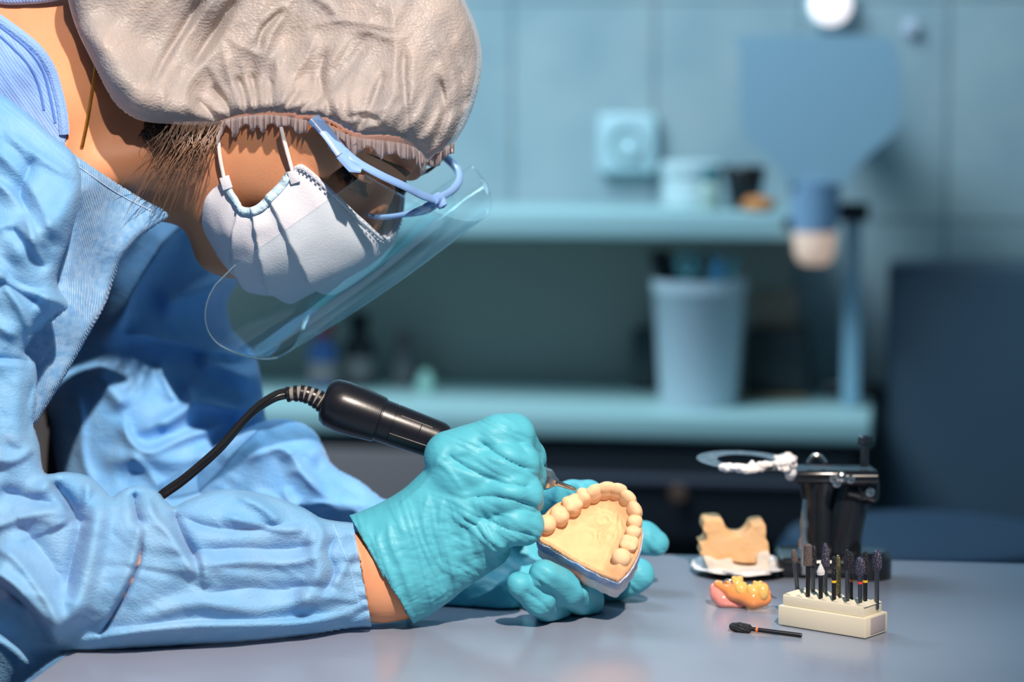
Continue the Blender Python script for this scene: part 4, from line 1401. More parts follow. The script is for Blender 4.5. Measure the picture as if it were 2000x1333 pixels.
# ------------------------------------------------------------------ hands, given as chains of (px,py,Y,radius m)
RH = {   # right hand (holds the handpiece), seen from the back of the hand
    'palm': [((772, 1082, 1.452, .0245), (895, 925, 1.448, .0150)), ((772, 1082, 1.452, .0245), (905, 985, 1.446, .0155)),
             ((785, 1125, 1.452, .0240), (925, 1030, 1.447, .0155)), ((790, 1140, 1.456, .0225), (945, 1060, 1.452, .0165)),
             ((800, 1100, 1.462, .0240), (900, 1010, 1.462, .0200))],
    'index': [(880, 893, 1.447, .0140), (975, 855, 1.446, .0128), (1002, 851, 1.452, .0120), (1032, 893, 1.472, .0095), (1044, 916, 1.479, .0078)],
    'middle': [(893, 932, 1.443, .0135), (985, 905, 1.438, .0125), (1012, 906, 1.443, .0120), (1031, 930, 1.462, .0100), (1030, 955, 1.478, .0085)],
    'ring': [(910, 985, 1.442, .0135), (995, 960, 1.434, .0122), (1020, 966, 1.440, .0116), (1026, 985, 1.462, .0098), (1020, 985, 1.478, .0085)],
    'pinky': [(935, 1042, 1.444, .0145), (1000, 1022, 1.436, .0120), (1022, 1026, 1.441, .0112), (1020, 1030, 1.460, .0092), (1005, 1025, 1.472, .0080)],
    'thumb': [(850, 1020, 1.475, .0150), (930, 960, 1.500, .0125), (985, 930, 1.505, .0105), (1030, 935, 1.498, .0090)]}
LH = {   # left hand (carries the cast from behind and below)
    'palm': [((840, 1095, 1.575, .0235), (1010, 1085, 1.565, .0190)), ((845, 1130, 1.560, .0230), (1030, 1155, 1.535, .0170)),
             ((840, 1095, 1.580, .0230), (1040, 1035, 1.590, .0170)), ((850, 1120, 1.570, .0230), (1060, 1110, 1.560, .0170)),
             ((870, 1165, 1.530, .0180), (985, 1178, 1.515, .0150))],
    'ring': [(1060, 1125, 1.545, .0125), (1120, 1160, 1.520, .0112), (1143, 1174, 1.492, .0104), (1108, 1150, 1.458, .0100), (1062, 1122, 1.440, .0082)],
    'pinky': [(985, 1172, 1.530, .0125), (1050, 1188, 1.505, .0100), (1080, 1197, 1.480, .0092), (1052, 1172, 1.448, .0086), (1014, 1142, 1.438, .0070)],
    'middle': [(1080, 1115, 1.560, .0130), (1150, 1140, 1.545, .0115), (1195, 1140, 1.530, .0110), (1230, 1128, 1.520, .0108), (1246, 1123, 1.516, .0098)],
    'index': [(1070, 1060, 1.585, .0130), (1160, 1060, 1.580, .0112), (1225, 1050, 1.570, .0110), (1258, 1052, 1.566, .0100), (1281, 1062, 1.564, .0078)],
    'thumb': [(960, 1060, 1.590, .0170), (1040, 1010, 1.575, .0130), (1085, 984, 1.545, .0115), (1118, 974, 1.520, .0105), (1150, 966, 1.508, .0085)]}


def add_hand(FD, Hd, dr, cam_k=0.004):
    for a, b_ in Hd['palm']:
        FD.cone(P(*a[:3]), P(*b_[:3]), a[3] + dr, b_[3] + dr, 0.010)
    for nm in ('thumb', 'pinky', 'ring', 'middle', 'index'):
        ch = Hd[nm]
        G = Field.__new__(Field); G.ax = FD.ax; G.F = np.full_like(FD.F, 1.0)
        for p, q in zip(ch[:-1], ch[1:]):
            G.cone(P(*p[:3]), P(*q[:3]), p[3] + dr, q[3] + dr, 0.003)
        k = 0.0028
        hh = np.clip(0.5 + 0.5 * (FD.F - G.F) / k, 0, 1)
        FD.F[:] = FD.F * (1 - hh) + G.F * hh - k * hh * (1 - hh)
        # the web at the finger root
        FD.cone(P(*ch[0][:3]), P(*[ch[0][i] * 0.7 + ch[1][i] * 0.3 for i in range(3)]), ch[0][3] * 0.9 + dr, ch[0][3] * 0.75 + dr, 0.008)


# ------------------------------------------------------------------ body: one continuous surface
lo = np.array([-0.55, 1.28, 0.55]); hi = np.array([0.14, 1.86, 1.30])
fl = np.array([-0.145, 1.40, 0.985]); fh = np.array([-0.035, 1.535, 1.075])
BF = Field(lo, hi, 0.0042, (fl, fh), 0.0013)
S3 = np.array
# skull and face
BF.ell(H(0, .026, -.086), (.068, .078, .086), HM, .010)
BF.ell(H(0, -.040, -.038), (.058, .072, .052), HM, .012)
for s in (-1, 1):
    BF.ell(H(s * .040, -.024, -.020), (.026, .026, .024), HM, .012)
    BF.cone(H(s * .056, -.060, -.070), H(s * .014, -.108, -.018), .018, .014, .014)
    BF.ell(H(s * .058, .006, -.035), (.014, .030, .030), HM, .012)
BF.ell(H(0, -.104, -.010), (.018, .015, .014), HM, .010)
BF.ell(H(0, .038, -.016), (.055, .034, .024), HM, .012)
for s in (-1, 1):
    BF.cone(H(s * .010, .025, .006), H(s * .045, .026, -.010), .0080, .0060, .008)
    eD = (HF * .80 + HRt * s * .60).normalized(); eT = (HRt * s * .80 - HF * .60).normalized()
    EM = np.array([list(eT), list(HU), list(eD)])
    eC = H(s * .033, .009, -.009)
    BF.ell(eC + eD * .0195 - HU * .003, (.0165, .0105, .0110), EM, .007, 'sub')
    BF.ell(eC, (.0140, .0136, .0140), EM, .0025)
    BF.ell(eC + eD * .0150 - HU * .0038, (.0118, .0046, .0070), EM, .0010, 'sub')
    BF.cone(eC + eT * -.0115 + eD * .0105 + HU * .0030, eC + eD * .0150 + HU * .0030, .0014, .0020, .0012)
    BF.cone(eC + eD * .0150 + HU * .0030, eC + eT * .0120 + eD * .0100 + HU * .0010, .0020, .0014, .0012)
BF.cone(H(0, .006, .010), H(0, -.036, .034), .0066, .0085, .007)
BF.ell(H(0, -.040, .033), (.0098, .0085, .0098), HM, .005)
for s in (-1, 1):
    BF.ell(H(s * .011, -.043, .022), (.006, .006, .009), HM, .004)
    BF.ell(H(s * .006, -.049, .022), (.003, .002, .004), HM, .002, 'sub')
BF.cone(H(-.018, -.068, .002), H(.018, -.068, .002), .006, .006, .005)
BF.cone(H(-.016, -.076, .001), H(.016, -.076, .001), .006, .006, .005)
# ear (mostly under the cap)
BF.ell(H(.073, .005, -.092), (.006, .028, .017), HM, .005)
BF.ell(H(-.073, .005, -.092), (.006, .028, .017), HM, .005)
for s in (-1, 1):
    BF.ell(H(s * .047, -.034, -.058), (.0225, .040, .042), HM, .012)
# neck and shoulders
BF.cone(P(505, 255, 1.545), P(330, 225, 1.555), .050, .056, .02)
BF.cone(P(330, 225, 1.555), P(140, 160, 1.565), .056, .066, .02)
BF.cone(P(430, 330, 1.525), P(250, 290, 1.54), .030, .045, .02)
BF.cone(P(140, 130, 1.565), P(-120, 130, 1.57), .066, .085, .03)
BF.cone(P(60, 230, 1.50), P(-130, 330, 1.44), .045, .050, .03)        # right shoulder
BF.cone(P(80, 260, 1.62), P(60, 430, 1.68), .045, .045, .03)         # left shoulder
BF.ell(P(-190, 560, 1.60), (.11, .085, .17), None, .03)
BF.ell(P(-230, 960, 1.62), (.11, .085, .13), None, .03)
BF.cone(P(330, 300, 1.50), P(100, 350, 1.48), .012, .016, .02)       # collar bone
# right arm
BF.cone(P(-130, 330, 1.44), P(-75, 760, 1.405), .042, .034, .02)
BF.cone(P(-75, 760, 1.405), P(5, 1060, 1.410), .034, .032, .02)
BF.cone(P(5, 1060, 1.408), P(110, 1120, 1.404), .032, .037, .02)
BF.cone(P(110, 1120, 1.404), P(300, 1125, 1.406), .037, .037, .02)
BF.cone(P(300, 1125, 1.406), P(640, 1118, 1.436), .037, .0255, .02)
BF.cone(P(640, 1115, 1.440), P(735, 1118, 1.450), .0235, .0205, .01)
BF.cone(P(640, 1135, 1.440), P(745, 1150, 1.450), .0200, .0185, .01)
BF.cone(P(735, 1118, 1.450), P(800, 1095, 1.454), .0205, .0215, .01)
BF.cone(P(745, 1150, 1.450), P(795, 1135, 1.456), .0185, .020, .01)
# left arm
BF.cone(P(60, 440, 1.68), P(290, 820, 1.665), .040, .034, .02)
BF.cone(P(290, 820, 1.665), P(480, 960, 1.630), .034, .032, .02)
BF.cone(P(480, 960, 1.630), P(740, 1075, 1.595), .034, .022, .02)
BF.cone(P(740, 1075, 1.595), P(850, 1105, 1.580), .022, .0205, .01)
for Hd in (RH, LH):
    for a, b_ in Hd['palm']:
        BF.cone(P(*a[:3]), P(*b_[:3]), a[3] - .0045, b_[3] - .0045, 0.010)
    for nm in ('thumb', 'pinky', 'ring', 'middle', 'index'):
        for p, q in zip(Hd[nm][:-1], Hd[nm][1:]):
            BF.cone(P(*p[:3]), P(*q[:3]), p[3] - .0030, q[3] - .0030, 0.003)
BF.cone(P(634, 782, 1.478), P(1062, 935, 1.4745), .0175, .0078, .0015, 'sub')
V, F = BF.mesh()
V = relax(V, F, 2, 0.4)
body = mesh_np('body', V, F, M['skin'], person)
rest_on_table(body, .0012)
del BF

from mathutils.bvhtree import BVHTree
_bv = {}


def bvh_of(ob):
    if ob.name not in _bv:
        me_ = ob.data
        _bv[ob.name] = BVHTree.FromPolygons([v.co[:] for v in me_.vertices], [p.vertices[:] for p in me_.polygons])
    return _bv[ob.name]


def front(px, py, obs, off=0.0):
    o_ = Vector((0, 0, CAM_Z)); d_ = (P(px, py, 1.0) - o_).normalized()
    bd = None
    for ob in obs:
        h_ = bvh_of(ob).ray_cast(o_, d_)
        if h_[0] is not None and (bd is None or h_[3] < bd): bd = h_[3]
    return o_ + d_ * (bd - off) if bd else P(px, py, 1.5)



def skin_Y(off):
    def f(X_, Y_):
        lim = 1.512
        return np.array([min(front(x, y, [body]).y, lim) - off for x, y in zip(X_, Y_)])
    return f


# eyes
rs = np.random.RandomState(2)
for s in (-1, 1):
    eD = (HF * .80 + HRt * s * .60).normalized(); eT = (HRt * s * .80 - HF * .60).normalized()
    c = H(s * .033, .009, -.009)
    look = (HF * 0.80 - HU * 0.30 + HRt * (0.45 * s if s > 0 else .1)).normalized()
    b = MB()
    r = .0128
    pr = [(r * -math.cos(t), r * math.sin(t)) for t in np.linspace(0.001, math.pi - .001, 24)]
    b.lathe(pr, c, look, 32, cap=False)
    eo = b.build('eyeball', M['eye_white'], person)
    b = MB()
    pr = [(r * math.cos(t) + 0.0002, r * math.sin(t) + 0.0001) for t in np.linspace(0.50, 0.01, 10)] + [(r + 0.0003, 0)]
    b.lathe(pr, c, look, 32, cap=False)
    b.build('iris', M['iris'], eo)
    b = MB()
    for k in range(44):
        a_ = R(-56 + 112 * k / 43)
        z = math.cos(a_)
        rad = c + (eT * math.sin(a_) + eD * math.cos(a_)) * .0146 + HU * (-.0014 + .0010 * z)
        dr_ = (eT * math.sin(a_ * 1.3) * .9 + eD * math.cos(a_))
        tip = rad + dr_ * .0075 - HU * (.0030 + .002 * z)
        b.tube([rad, (rad + tip) / 2 - HU * .0012, tip], [.00040, .00030, .00006], 5)
    lid = [c + (eT * math.sin(R(q)) + eD * math.cos(R(q))) * .0146 + HU * (-.0014 + .0010 * math.cos(R(q))) for q in range(-58, 60, 6)]
    b.tube(lid, .0006, 6)
    for k in range(24):
        a_ = R(-46 + 92 * k / 23)
        rad = c + (eT * math.sin(a_) + eD * math.cos(a_)) * .0140 - HU * .0068
        b.tube([rad, rad + (eT * math.sin(a_) + eD * math.cos(a_)) * .003 - HU * .0040], [.00022, .00005], 4)
    b.build('eyelashes', M['lash'], person)
    b = MB()
    for k in range(170):
        t = rs.rand(); x = .012 + .040 * t
        yy = .0285 + .0045 * math.sin(t * 2.6) + rs.uniform(-.0022, .0022) * (1.1 - t)
        f = .0130 - 9.5 * max(0, x - .014) ** 2
        p0 = H(s * x, yy, f); p1 = H(s * (x + .006), yy + .0022 - .004 * t, f - .0022 - .0015 * t)
        b.tube([p0, p1], [.00028, .00008], 4)
    b.build('eyebrow', M['strand'], person)

# ------------------------------------------------------------------ hair
CAPO = [(128, -60), (133, 0), (150, 58), (176, 112), (204, 168), (228, 206), (262, 231), (300, 240), (345, 243), (400, 250), (425, 248), (455, 236), (500, 229), (545, 228), (590, 234),
        (640, 240), (672, 258), (705, 272), (760, 276), (800, 284), (818, 300), (834, 318), (848, 303), (872, 294), (884, 284), (903, 256), (922, 214), (937, 160), (941, 105), (931, 55), (915, 15), (893, -30),
        (830, -140), (700, -215), (500, -240), (320, -200), (190, -140)]
cpoly = crom(CAPO, 4, closed=True)
cc = np.array([560, 30.])
GY = 236
CAPC = [(600, 0, 1.522), (560, -110, 1.528), (780, -60, 1.512), (430, 250, 1.474), (500, 229, 1.466), (560, 229, 1.460), (620, 238, 1.454), (700, 271, 1.455), (760, 277, 1.463), (810, 292, 1.475), (850, 305, 1.490), (885, 285, 1.500),
        (935, 110, 1.515), (930, 200, 1.510), (132, 0, 1.470), (165, 90, 1.460), (205, 170, 1.455), (262, 231, 1.455), (340, 244, 1.464), (560, 60, 1.522), (700, 60, 1.510), (400, 60, 1.526), (300, 60, 1.505), (220, 20, 1.495), (500, 150, 1.524), (420, 170, 1.518), (600, 150, 1.515)]
hair = inflate('hair', [((p[0] - cc[0]) * 0.975 + cc[0], (p[1] - cc[1]) * 0.955 + cc[1] - 2) for p in CAPO], [(x_, y_, d_ + .012) for x_, y_, d_ in CAPC], M['hair'], person,
               step=5, kf=1.0, kb=1.9, cap=0.055, fold=lambda x, y: 0.0035 * wrinkle(x, y, -58, 260, 26, 3.0))
# loose strands at the nape
b = MB()
for k in range(150):
    t = rs.rand()
    x0 = 345 + 80 * t + rs.normal() * 14; y0 = 238
    L_ = rs.uniform(90, 215) * (0.7 + 0.4 * rs.rand())
    dx = -0.40 + rs.normal() * 0.14
    Y0 = 1.474 + rs.uniform(-.006, .008) - 0.012 * t
    cur = rs.normal() * 26
    pts = [tuple(P(x0 + dx * L_ * q + cur * math.sin(q * 2.6) * q, y0 + L_ * q * (0.95 - .1 * q), Y0 - .012 * math.sin(q * 2.2) + .006 * q)) for q in np.linspace(0, 1, 9)]
    b.tube(pts, [.00030, .00030, .00028, .00026, .00024, .0002, .00016, .0001, .00005], 4)
b.build('loose_strands', M['strand'], person)
b = MB()
for k in range(520):
    t = rs.rand()
    x0 = 285 + 145 * t; y0 = 230 + 8 * rs.rand()
    L_ = rs.uniform(25, 95) * (0.25 + 0.75 * math.sin(math.pi * min(1, t * 0.8 + .1)))
    pts = [tuple(P(x0 - (46 * t + rs.normal() * 8) * q, y0 + L_ * q, 1.482 - .008 * t + .004 * rs.rand() - .005 * math.sin(q * 2))) for q in np.linspace(0, 1, 5)]
    b.tube(pts, [.0006, .0006, .0005, .0004, .0001], 4)
b.build('nape_hair', M['hair_dark'], person)

# ------------------------------------------------------------------ cap
CAPF = []
# pleats running up from the gathered ear part
for (pts, amp, wd, kd) in [
    ([(432, 246), (410, 190), (380, 140), (350, 90)], .0045, 11, 'r'),
    ([(452, 240), (446, 200), (420, 150), (395, 110)], .0040, 9, 's'),
    ([(470, 236), (470, 205), (455, 165), (440, 120), (430, 60)], .0045, 9, 'r'),
    ([(486, 232), (492, 195), (480, 150), (470, 110)], .0040, 8, 's'),
    ([(500, 232), (508, 200), (505, 160), (520, 100), (545, 40), (560, 10)], .0055, 9, 'r'),
    ([(515, 231), (528, 190), (540, 150), (540, 95)], .0045, 8, 'r'),
    ([(530, 231), (550, 200), (575, 150), (600, 110), (618, 55)], .0060, 9, 'r'),
    ([(548, 233), (575, 205), (610, 165), (650, 110), (690, 65)], .0055, 10, 'r'),
    ([(570, 236), (600, 215), (640, 195), (680, 150)], .0035, 10, 's'),
    ([(610, 238), (640, 190), (655, 140)], .0035, 10, 'r'),
    ([(650, 250), (690, 225), (735, 215), (770, 200)], .0055, 10, 's'),
    ([(690, 268), (730, 245), (760, 225)], .0040, 9, 'r'),
    ([(745, 272), (765, 200), (772, 120), (768, 40), (755, -40)], .0055, 12, 'r'),
    ([(775, 278), (795, 220), (808, 160), (810, 90)], .0035, 9, 'r'),
    ([(800, 282), (820, 230), (833, 185)], .0035, 8, 's'),
    ([(815, 290), (850, 240), (872, 190), (862, 120), (835, 50)], .0055, 9, 'r'),
    ([(835, 305), (870, 255), (890, 210), (885, 140), (860, 50)], .0045, 8, 'r'),
    ([(850, 300), (885, 260), (908, 200), (905, 120), (885, 40)], .0040, 7, 'r'),
    ([(865, 292), (900, 250), (922, 190), (922, 110)], .0035, 6, 'r'),
    ([(400, 240), (372, 215), (362, 175), (395, 125), (440, 60), (470, 20)], .0080, 12, 's'),
    ([(282, 180), (330, 110), (380, 50), (430, -20)], .0100, 13, 's'),
    ([(322, 232), (318, 205), (322, 165)], .0040, 6, 'r'),
    ([(350, 240), (358, 190), (390, 130), (440, 70)], .0030, 14, 'g'),
    ([(505, 100), (500, 70), (530, 30), (570, 10)], .0050, 10, 's'),
    ([(600, 60), (650, 40), (710, 45), (790, 62)], .0040, 8, 'r'),
    ([(655, 35), (640, 10), (600, -10)], .0045, 10, 's'),
    ([(690, 65), (720, 62), (770, 75), (810, 60)], .0035, 7, 's'),
    ([(430, 60), (470, 90), (520, 110)], .0030, 12, 'r'),
    ([(160, 40), (210, 90), (240, 160), (300, 215)], .0050, 40, 'g'),
]: CAPF.append((pts, amp, wd, kd))


CAPV = [([(400, -20), (350, 70), (286, 180)], .014, 8, 'v'), ([(466, -15), (420, 60), (370, 135)], .014, 8, 'v'), ([(505, 105), (512, 60), (562, 12)], .010, 6, 'v'),
        ([(455, 238), (440, 200), (412, 165)], .009, 4, 'v'), ([(480, 234), (478, 190), (460, 145)], .009, 4, 'v'), ([(497, 232), (500, 195), (490, 140)], .009, 4, 'v'),
        ([(522, 232), (530, 200), (528, 150)], .009, 4, 'v'), ([(540, 234), (560, 205), (588, 172)], .009, 4, 'v'), ([(562, 236), (592, 212), (632, 186)], .008, 5, 'v'), ([(438, 244), (405, 215), (380, 190)], .008, 5, 'v'),
        ([(690, 264), (722, 215), (752, 130)], .008, 7, 'v'), ([(788, 284), (794, 230), (788, 150), (790, 80)], .008, 6, 'v'), ([(842, 300), (858, 255), (868, 205), (850, 140)], .008, 6, 'v'),
        ([(872, 290), (896, 245), (906, 190), (900, 120)], .007, 5, 'v'), ([(640, 240), (640, 210), (625, 150), (640, 90)], .007, 6, 'v'), ([(745, 240), (705, 225), (670, 235)], .007, 5, 'v')]


def cap_fold(x, y):
    h = folds_h(x, y, CAPF)
    near = np.clip(1 - (GY + 20 - y) / 190.0, 0, 1) * np.clip((x - 400) / 60, 0, 1)
    ang = np.arctan2(x - 540, 620 - y)
    pl = np.sin(ang * 95 + 3 * vnoise(x / 60, y / 60, 0 * x)) * 0.5 + 0.5
    h += near ** 1.6 * pl ** 2 * 0.0042
    h += 0.0012 * wrinkle(x, y, -62, 120, 38, 1.0) * np.clip((x - 380) / 120, 0, 1)
    h += 0.0005 * wrinkle(x, y, -40, 45, 20, 7.0) * np.clip((x - 330) / 120, 0, 1)
    h += 0.0016 * wrinkle(x, y, -58, 240, 46, 5.0)
    h += 0.0002 * wrinkle(x, y, -50, 22, 10, 9.0)
    h = np.where(h > 0, .010 * np.tanh(h / .010), h)
    return h + folds_h(x, y, CAPV)


cap_o = inflate('hair_cap', CAPO, CAPC, M['cap'], person, step=3.0, kf=1.15, kb=2.0, cap=0.060, fold=cap_fold, edge=0.001)


def ruffle(name, pts, Yf, width, amp, n, mt, parent, dirn=(0, 1), seed=0, rows=5):
    """gathered frill: a wavy ribbon hanging from a line of points"""
    rs_ = np.random.RandomState(seed)
    line = crom(pts, 30)
    L_ = np.r_[0, np.cumsum(np.hypot(*(line[1:] - line[:-1]).T))]
    m = int(L_[-1] / 1.1)
    s_ = np.linspace(0, L_[-1], m)
    X = np.interp(s_, L_, line[:, 0]); Y = np.interp(s_, L_, line[:, 1])
    ph = np.cumsum(1 + 0.6 * rs_.normal(size=m)).clip(0) * (n * 2 * math.pi / m)
    V = []; F = []
    wn = 1 + 0.5 * vnoise(s_ / 14.0, 0 * s_ + seed, 0 * s_)
    for j in range(rows):
        t = j / (rows - 1)
        w_ = width * t * (1 + 0.22 * np.sin(ph * 0.37 + 1)) * wn
        off = amp * (0.25 + 0.75 * t) * (np.sin(ph) + 0.45 * np.sin(ph * 1.7 + 2)) * (0.6 + 0.5 * wn)
        sway = 1.6 * t * np.cos(ph)
        V.append(PN(X + dirn[0] * w_ + sway, Y + dirn[1] * w_, Yf(X, Y) - off - 0.002 * t))
    V = np.concatenate(V)
    for j in range(rows - 1):
        for i in range(m - 1):
            F.append((j * m + i, j * m + i + 1, (j + 1) * m + i + 1, (j + 1) * m + i))
    o = mesh_np(name, V, F, mt, parent)
    md = o.modifiers.new('thickness', 'SOLIDIFY'); md.thickness = 0.0004
    return o


ruffle('elastic_ruffle', [(428, 238), (455, 230), (500, 225), (545, 226), (600, 235)], skin_Y(.0035), 25, .0024, 15, M['ruffle'], cap_o, seed=1)
ruffle('elastic_ruffle', [(640, 244), (672, 260), (705, 270), (760, 276), (800, 284), (830, 303)], skin_Y(.0045), 26, .0032, 12, M['ruffle'], cap_o, seed=2)
ruffle('elastic_ruffle', [(812, 292), (832, 306), (850, 298), (868, 288), (888, 278)], skin_Y(.0045), 20, .0045, 6, M['ruffle'], cap_o, seed=3)

# ------------------------------------------------------------------ mask
def bil(grid, a, b_):
    """grid rows of Vectors, Catmull-Rom in both directions"""
    return None


# rows b: from nose edge to chin edge; columns a: near side edge -> front centre. (px,py,r)
MG = [
    [(572, 334, .068), (592, 322, .069), (650, 372, .056), (705, 424, .032), (748, 462, .004)],
    [(556, 358, .0685), (588, 368, .068), (640, 430, .056), (692, 485, .032), (730, 500, .004)],
    [(532, 384, .069), (560, 420, .068), (600, 480, .056), (640, 530, .034), (672, 545, .004)],
    [(504, 408, .070), (520, 450, .068), (548, 510, .056), (575, 548, .034), (608, 560, .004)],
    [(476, 410, .069), (478, 460, .067), (490, 520, .054), (510, 548, .034), (542, 574, .004)],
    [(456, 385, .067), (436, 440, .064), (436, 490, .052), (450, 524, .034), (478, 552, .004)],
    [(437, 346, .065), (404, 384, .062), (395, 436, .052), (420, 490, .034), (440, 528, .004)]]
rows = []
for r_ in MG:
    near = [HP(*q) for q in r_]
    far = [hmir(q) for q in near[::-1]]
    mid = [(near[-1] + far[0]) / 2]
    rows.append([tuple(p) for p in near[:-1] + mid + far[1:]])
G = np.array([crom(r_, 14) for r_ in rows])            # rows x A x 3
G = np.stack([crom([tuple(v) for v in G[:, j]], 14) for j in range(G.shape[1])], 1)   # B x A x 3
nb, na = G.shape[:2]
# pleats: three overlapping folds running across the mask, strongest at the front, closed at the ends
nrm = np.cross(np.gradient(G, axis=1), np.gradient(G, axis=0)); nrm /= np.linalg.norm(nrm, axis=2, keepdims=True) + 1e-9
hc_ = np.array(H(0, -.04, -.05))
sg = np.sign(((G - hc_) * nrm).sum(2, keepdims=True)); nrm *= sg
bb = np.linspace(0, 1, nb)[:, None] + 0 * np.linspace(0, 1, na)[None]
aa = np.linspace(0, 1, na)[None] + 0 * bb
hgt = np.zeros((nb, na))
amid = np.clip(np.minimum(aa, 1 - aa) * 2 * 1.4, 0, 1)
for (b0, amp, skew) in [(.36, .0055, .06), (.54, .0060, .08), (.72, .0050, .06)]:
    bq = bb - (b0 + skew * amid)
    hgt += amp * (0.35 + 0.65 * amid) * np.where(bq < 0, np.exp(bq / .14), np.exp(-bq / .008))
hgt += 0.0012 * vnoise(aa * 14, bb * 9, 0 * aa + 2.5) + .0016 * np.exp(-np.minimum(aa, 1 - aa) / .05) * np.sin(bb * 60) * 0.15
G = G + nrm * hgt[..., None]
Vm = G.reshape(-1, 3)
Fm = [(j * na + i, j * na + i + 1, (j + 1) * na + i + 1, (j + 1) * na + i) for j in range(nb - 1) for i in range(na - 1)]
mask = mesh_np('face_mask', Vm, Fm, M['mask'], person)
md = mask.modifiers.new('thickness', 'SOLIDIFY'); md.thickness = 0.0012; md.offset = 1


def strip(name, pts3, w, nor, mt, parent, th=0.0009, side=None):
    """flat ribbon along points; nor = outward direction(s)"""
    pts3 = [Vector(p) for p in pts3]
    V = []; F = []
    for i, p in enumerate(pts3):
        t = (pts3[min(i + 1, len(pts3) - 1)] - pts3[max(i - 1, 0)]).normalized()
        n3 = (nor[i] if isinstance(nor, list) else nor)
        n3 = (Vector(n3) - t * t.dot(Vector(n3))).normalized()
        c = t.cross(n3)
        ww = w[i] if isinstance(w, list) else w
        V += [p - c * ww / 2, p + c * ww / 2]
    for i in range(len(pts3) - 1):
        F.append((2 * i, 2 * i + 1, 2 * i + 3, 2 * i + 2))
    o = mesh_np(name, V, F, mt, parent)
    md = o.modifiers.new('thickness', 'SOLIDIFY'); md.thickness = th; md.offset = 0
    return o


# binding on the near side edge and welded double line along the nose edge
side_pts = [Vector(G[j, 0]) + Vector(nrm[j, 2]) * .0010 for j in range(nb)]
strip('side_binding', [p + (Vector(G[j, 3]) - Vector(G[j, 0])) * .15 for j, p in enumerate(side_pts)][4:-3], .0052, [Vector(nrm[j, 3]) for j in range(nb)][4:-3], M['mask_edge'], mask, .0012)
b = MB()
for jj in (2, 5):
    for i in range(8, na - 8, 2):
        p = Vector(G[jj, i]) + Vector(nrm[jj, i]) * .0017
        q = Vector(G[jj, i + 1]) + Vector(nrm[jj, i + 1]) * .0017
        b.tube([p, p + (q - p) * 0.7], .00045, 5)
b.build('weld_dots', mat('weld_dots', (0.50, 0.54, 0.64), 0.7), mask)
b = MB()
b.tube([Vector(G[3, i]) + Vector(nrm[3, i]) * .0010 for i in range(8, na - 8)], .0011, 6)
b.build('nose_wire', M['mask'], mask)
# ear loops
for pts in ([(572, 338, .0700), (562, 300, .0745), (553, 266, .0768), (549, 248, .0768)], [(438, 350, .0670), (430, 310, .0725), (427, 280, .0750), (426, 254, .0755)]):
    b = MB(); b.tube(crom([tuple(HP(*q)) for q in pts], 6).tolist(), .0013, 8, flat=0.7)
    b.build('ear_loop', M['loop'], mask)
    p0 = HP(*pts[0])
    b = MB(); b.box(p0 - HRt * -.001 + (HP(pts[0][0] + (6 if pts[0][0] > 500 else 8), pts[0][1] + 12, pts[0][2]) - p0) * 0.6, (.0065, .0012, .008), (HRt.to_track_quat('-Y', 'Z')).to_matrix().to_4x4() @ Matrix.Rotation(R(-18), 4, 'Y'), .0004)
    b.build('loop_tab', M['mask'], mask)

# ------------------------------------------------------------------ face visor: frame and clear film
visor = None
b = MB()
tm_ = [(612, 232, .0775), (640, 262, .0775), (672, 297, .0765), (700, 318, .074), (745, 343, .066), (790, 364, .048), (820, 380, .028), (848, 390, .008)]
tp_ = [HP(*q) for q in tm_]
tc_ = crom([tuple(p) for p in tp_], 8).tolist()
nn = len(tc_)
b.tube(tc_, [(.0050 - .0022 * min(1, i / (nn * .45))) for i in range(nn)], 12, flat=0.45)
apex = HP(856, 388, 0.0)
far = [hmir(p) for p in tp_]
b.tube([tc_[-1], apex], [.0030, .0040], 12)
b.build('visor_frame', M['frame'], None)
visor = bpy.data.objects['visor_frame']
visor.parent = person
visor.matrix_parent_inverse = Matrix.Translation(-person.location)
b = MB()
b.tube(crom([tuple(p) for p in [apex] + far[::-1][1:]], 8).tolist(), .0026, 12)
b.build('temple', M['frame'], visor)
b = MB()
b.tube(crom([tuple(p) for p in [apex, HP(835, 402, .008), HP(800, 416, .016), HP(765, 423, .018), HP(735, 424, .016), HP(716, 420, .014)]], 8).tolist(), [.0030] * 10 + [.0024] * 31, 12, flat=0.7)
b.build('nose_rest', M['frame'], visor)
b = MB()
b.tube(crom([tuple(hmir(p)) for p in [HP(856, 388, 0.0), HP(835, 402, .008), HP(800, 416, .016), HP(765, 423, .018), HP(735, 424, .016)]], 8).tolist(), .0024, 12, flat=0.7)
b.build('nose_rest', M['frame'], visor)
# slotted broad start of the near temple
b = MB()
wide = [HP(622, 240, .0790), HP(645, 268, .0790), (HP(668, 300, .0785))]
b.tube(crom([tuple(p) for p in wide], 8).tolist(), [.0046] * 17, 10, flat=0.3)
b.tube([HP(668, 300, .0785), HP(690, 326, .0765), HP(706, 330, .0745)], [.0050, .0048, .0030], 10, flat=0.35)
b.build('temple_slider', M['frame'], visor)
b = MB(); b.lathe([(0, .0036), (.003, .0040), (.006, .0030), (.007, 0)], apex + HF * 0.0, HF, 16); b.build('front_pin', M['frame'], visor)

# film: curved sheet, U from .046 down to -.118, wraps to both sides
cols, rws = 61, 41
U0, U1 = .046, -.1165
Wd = .094


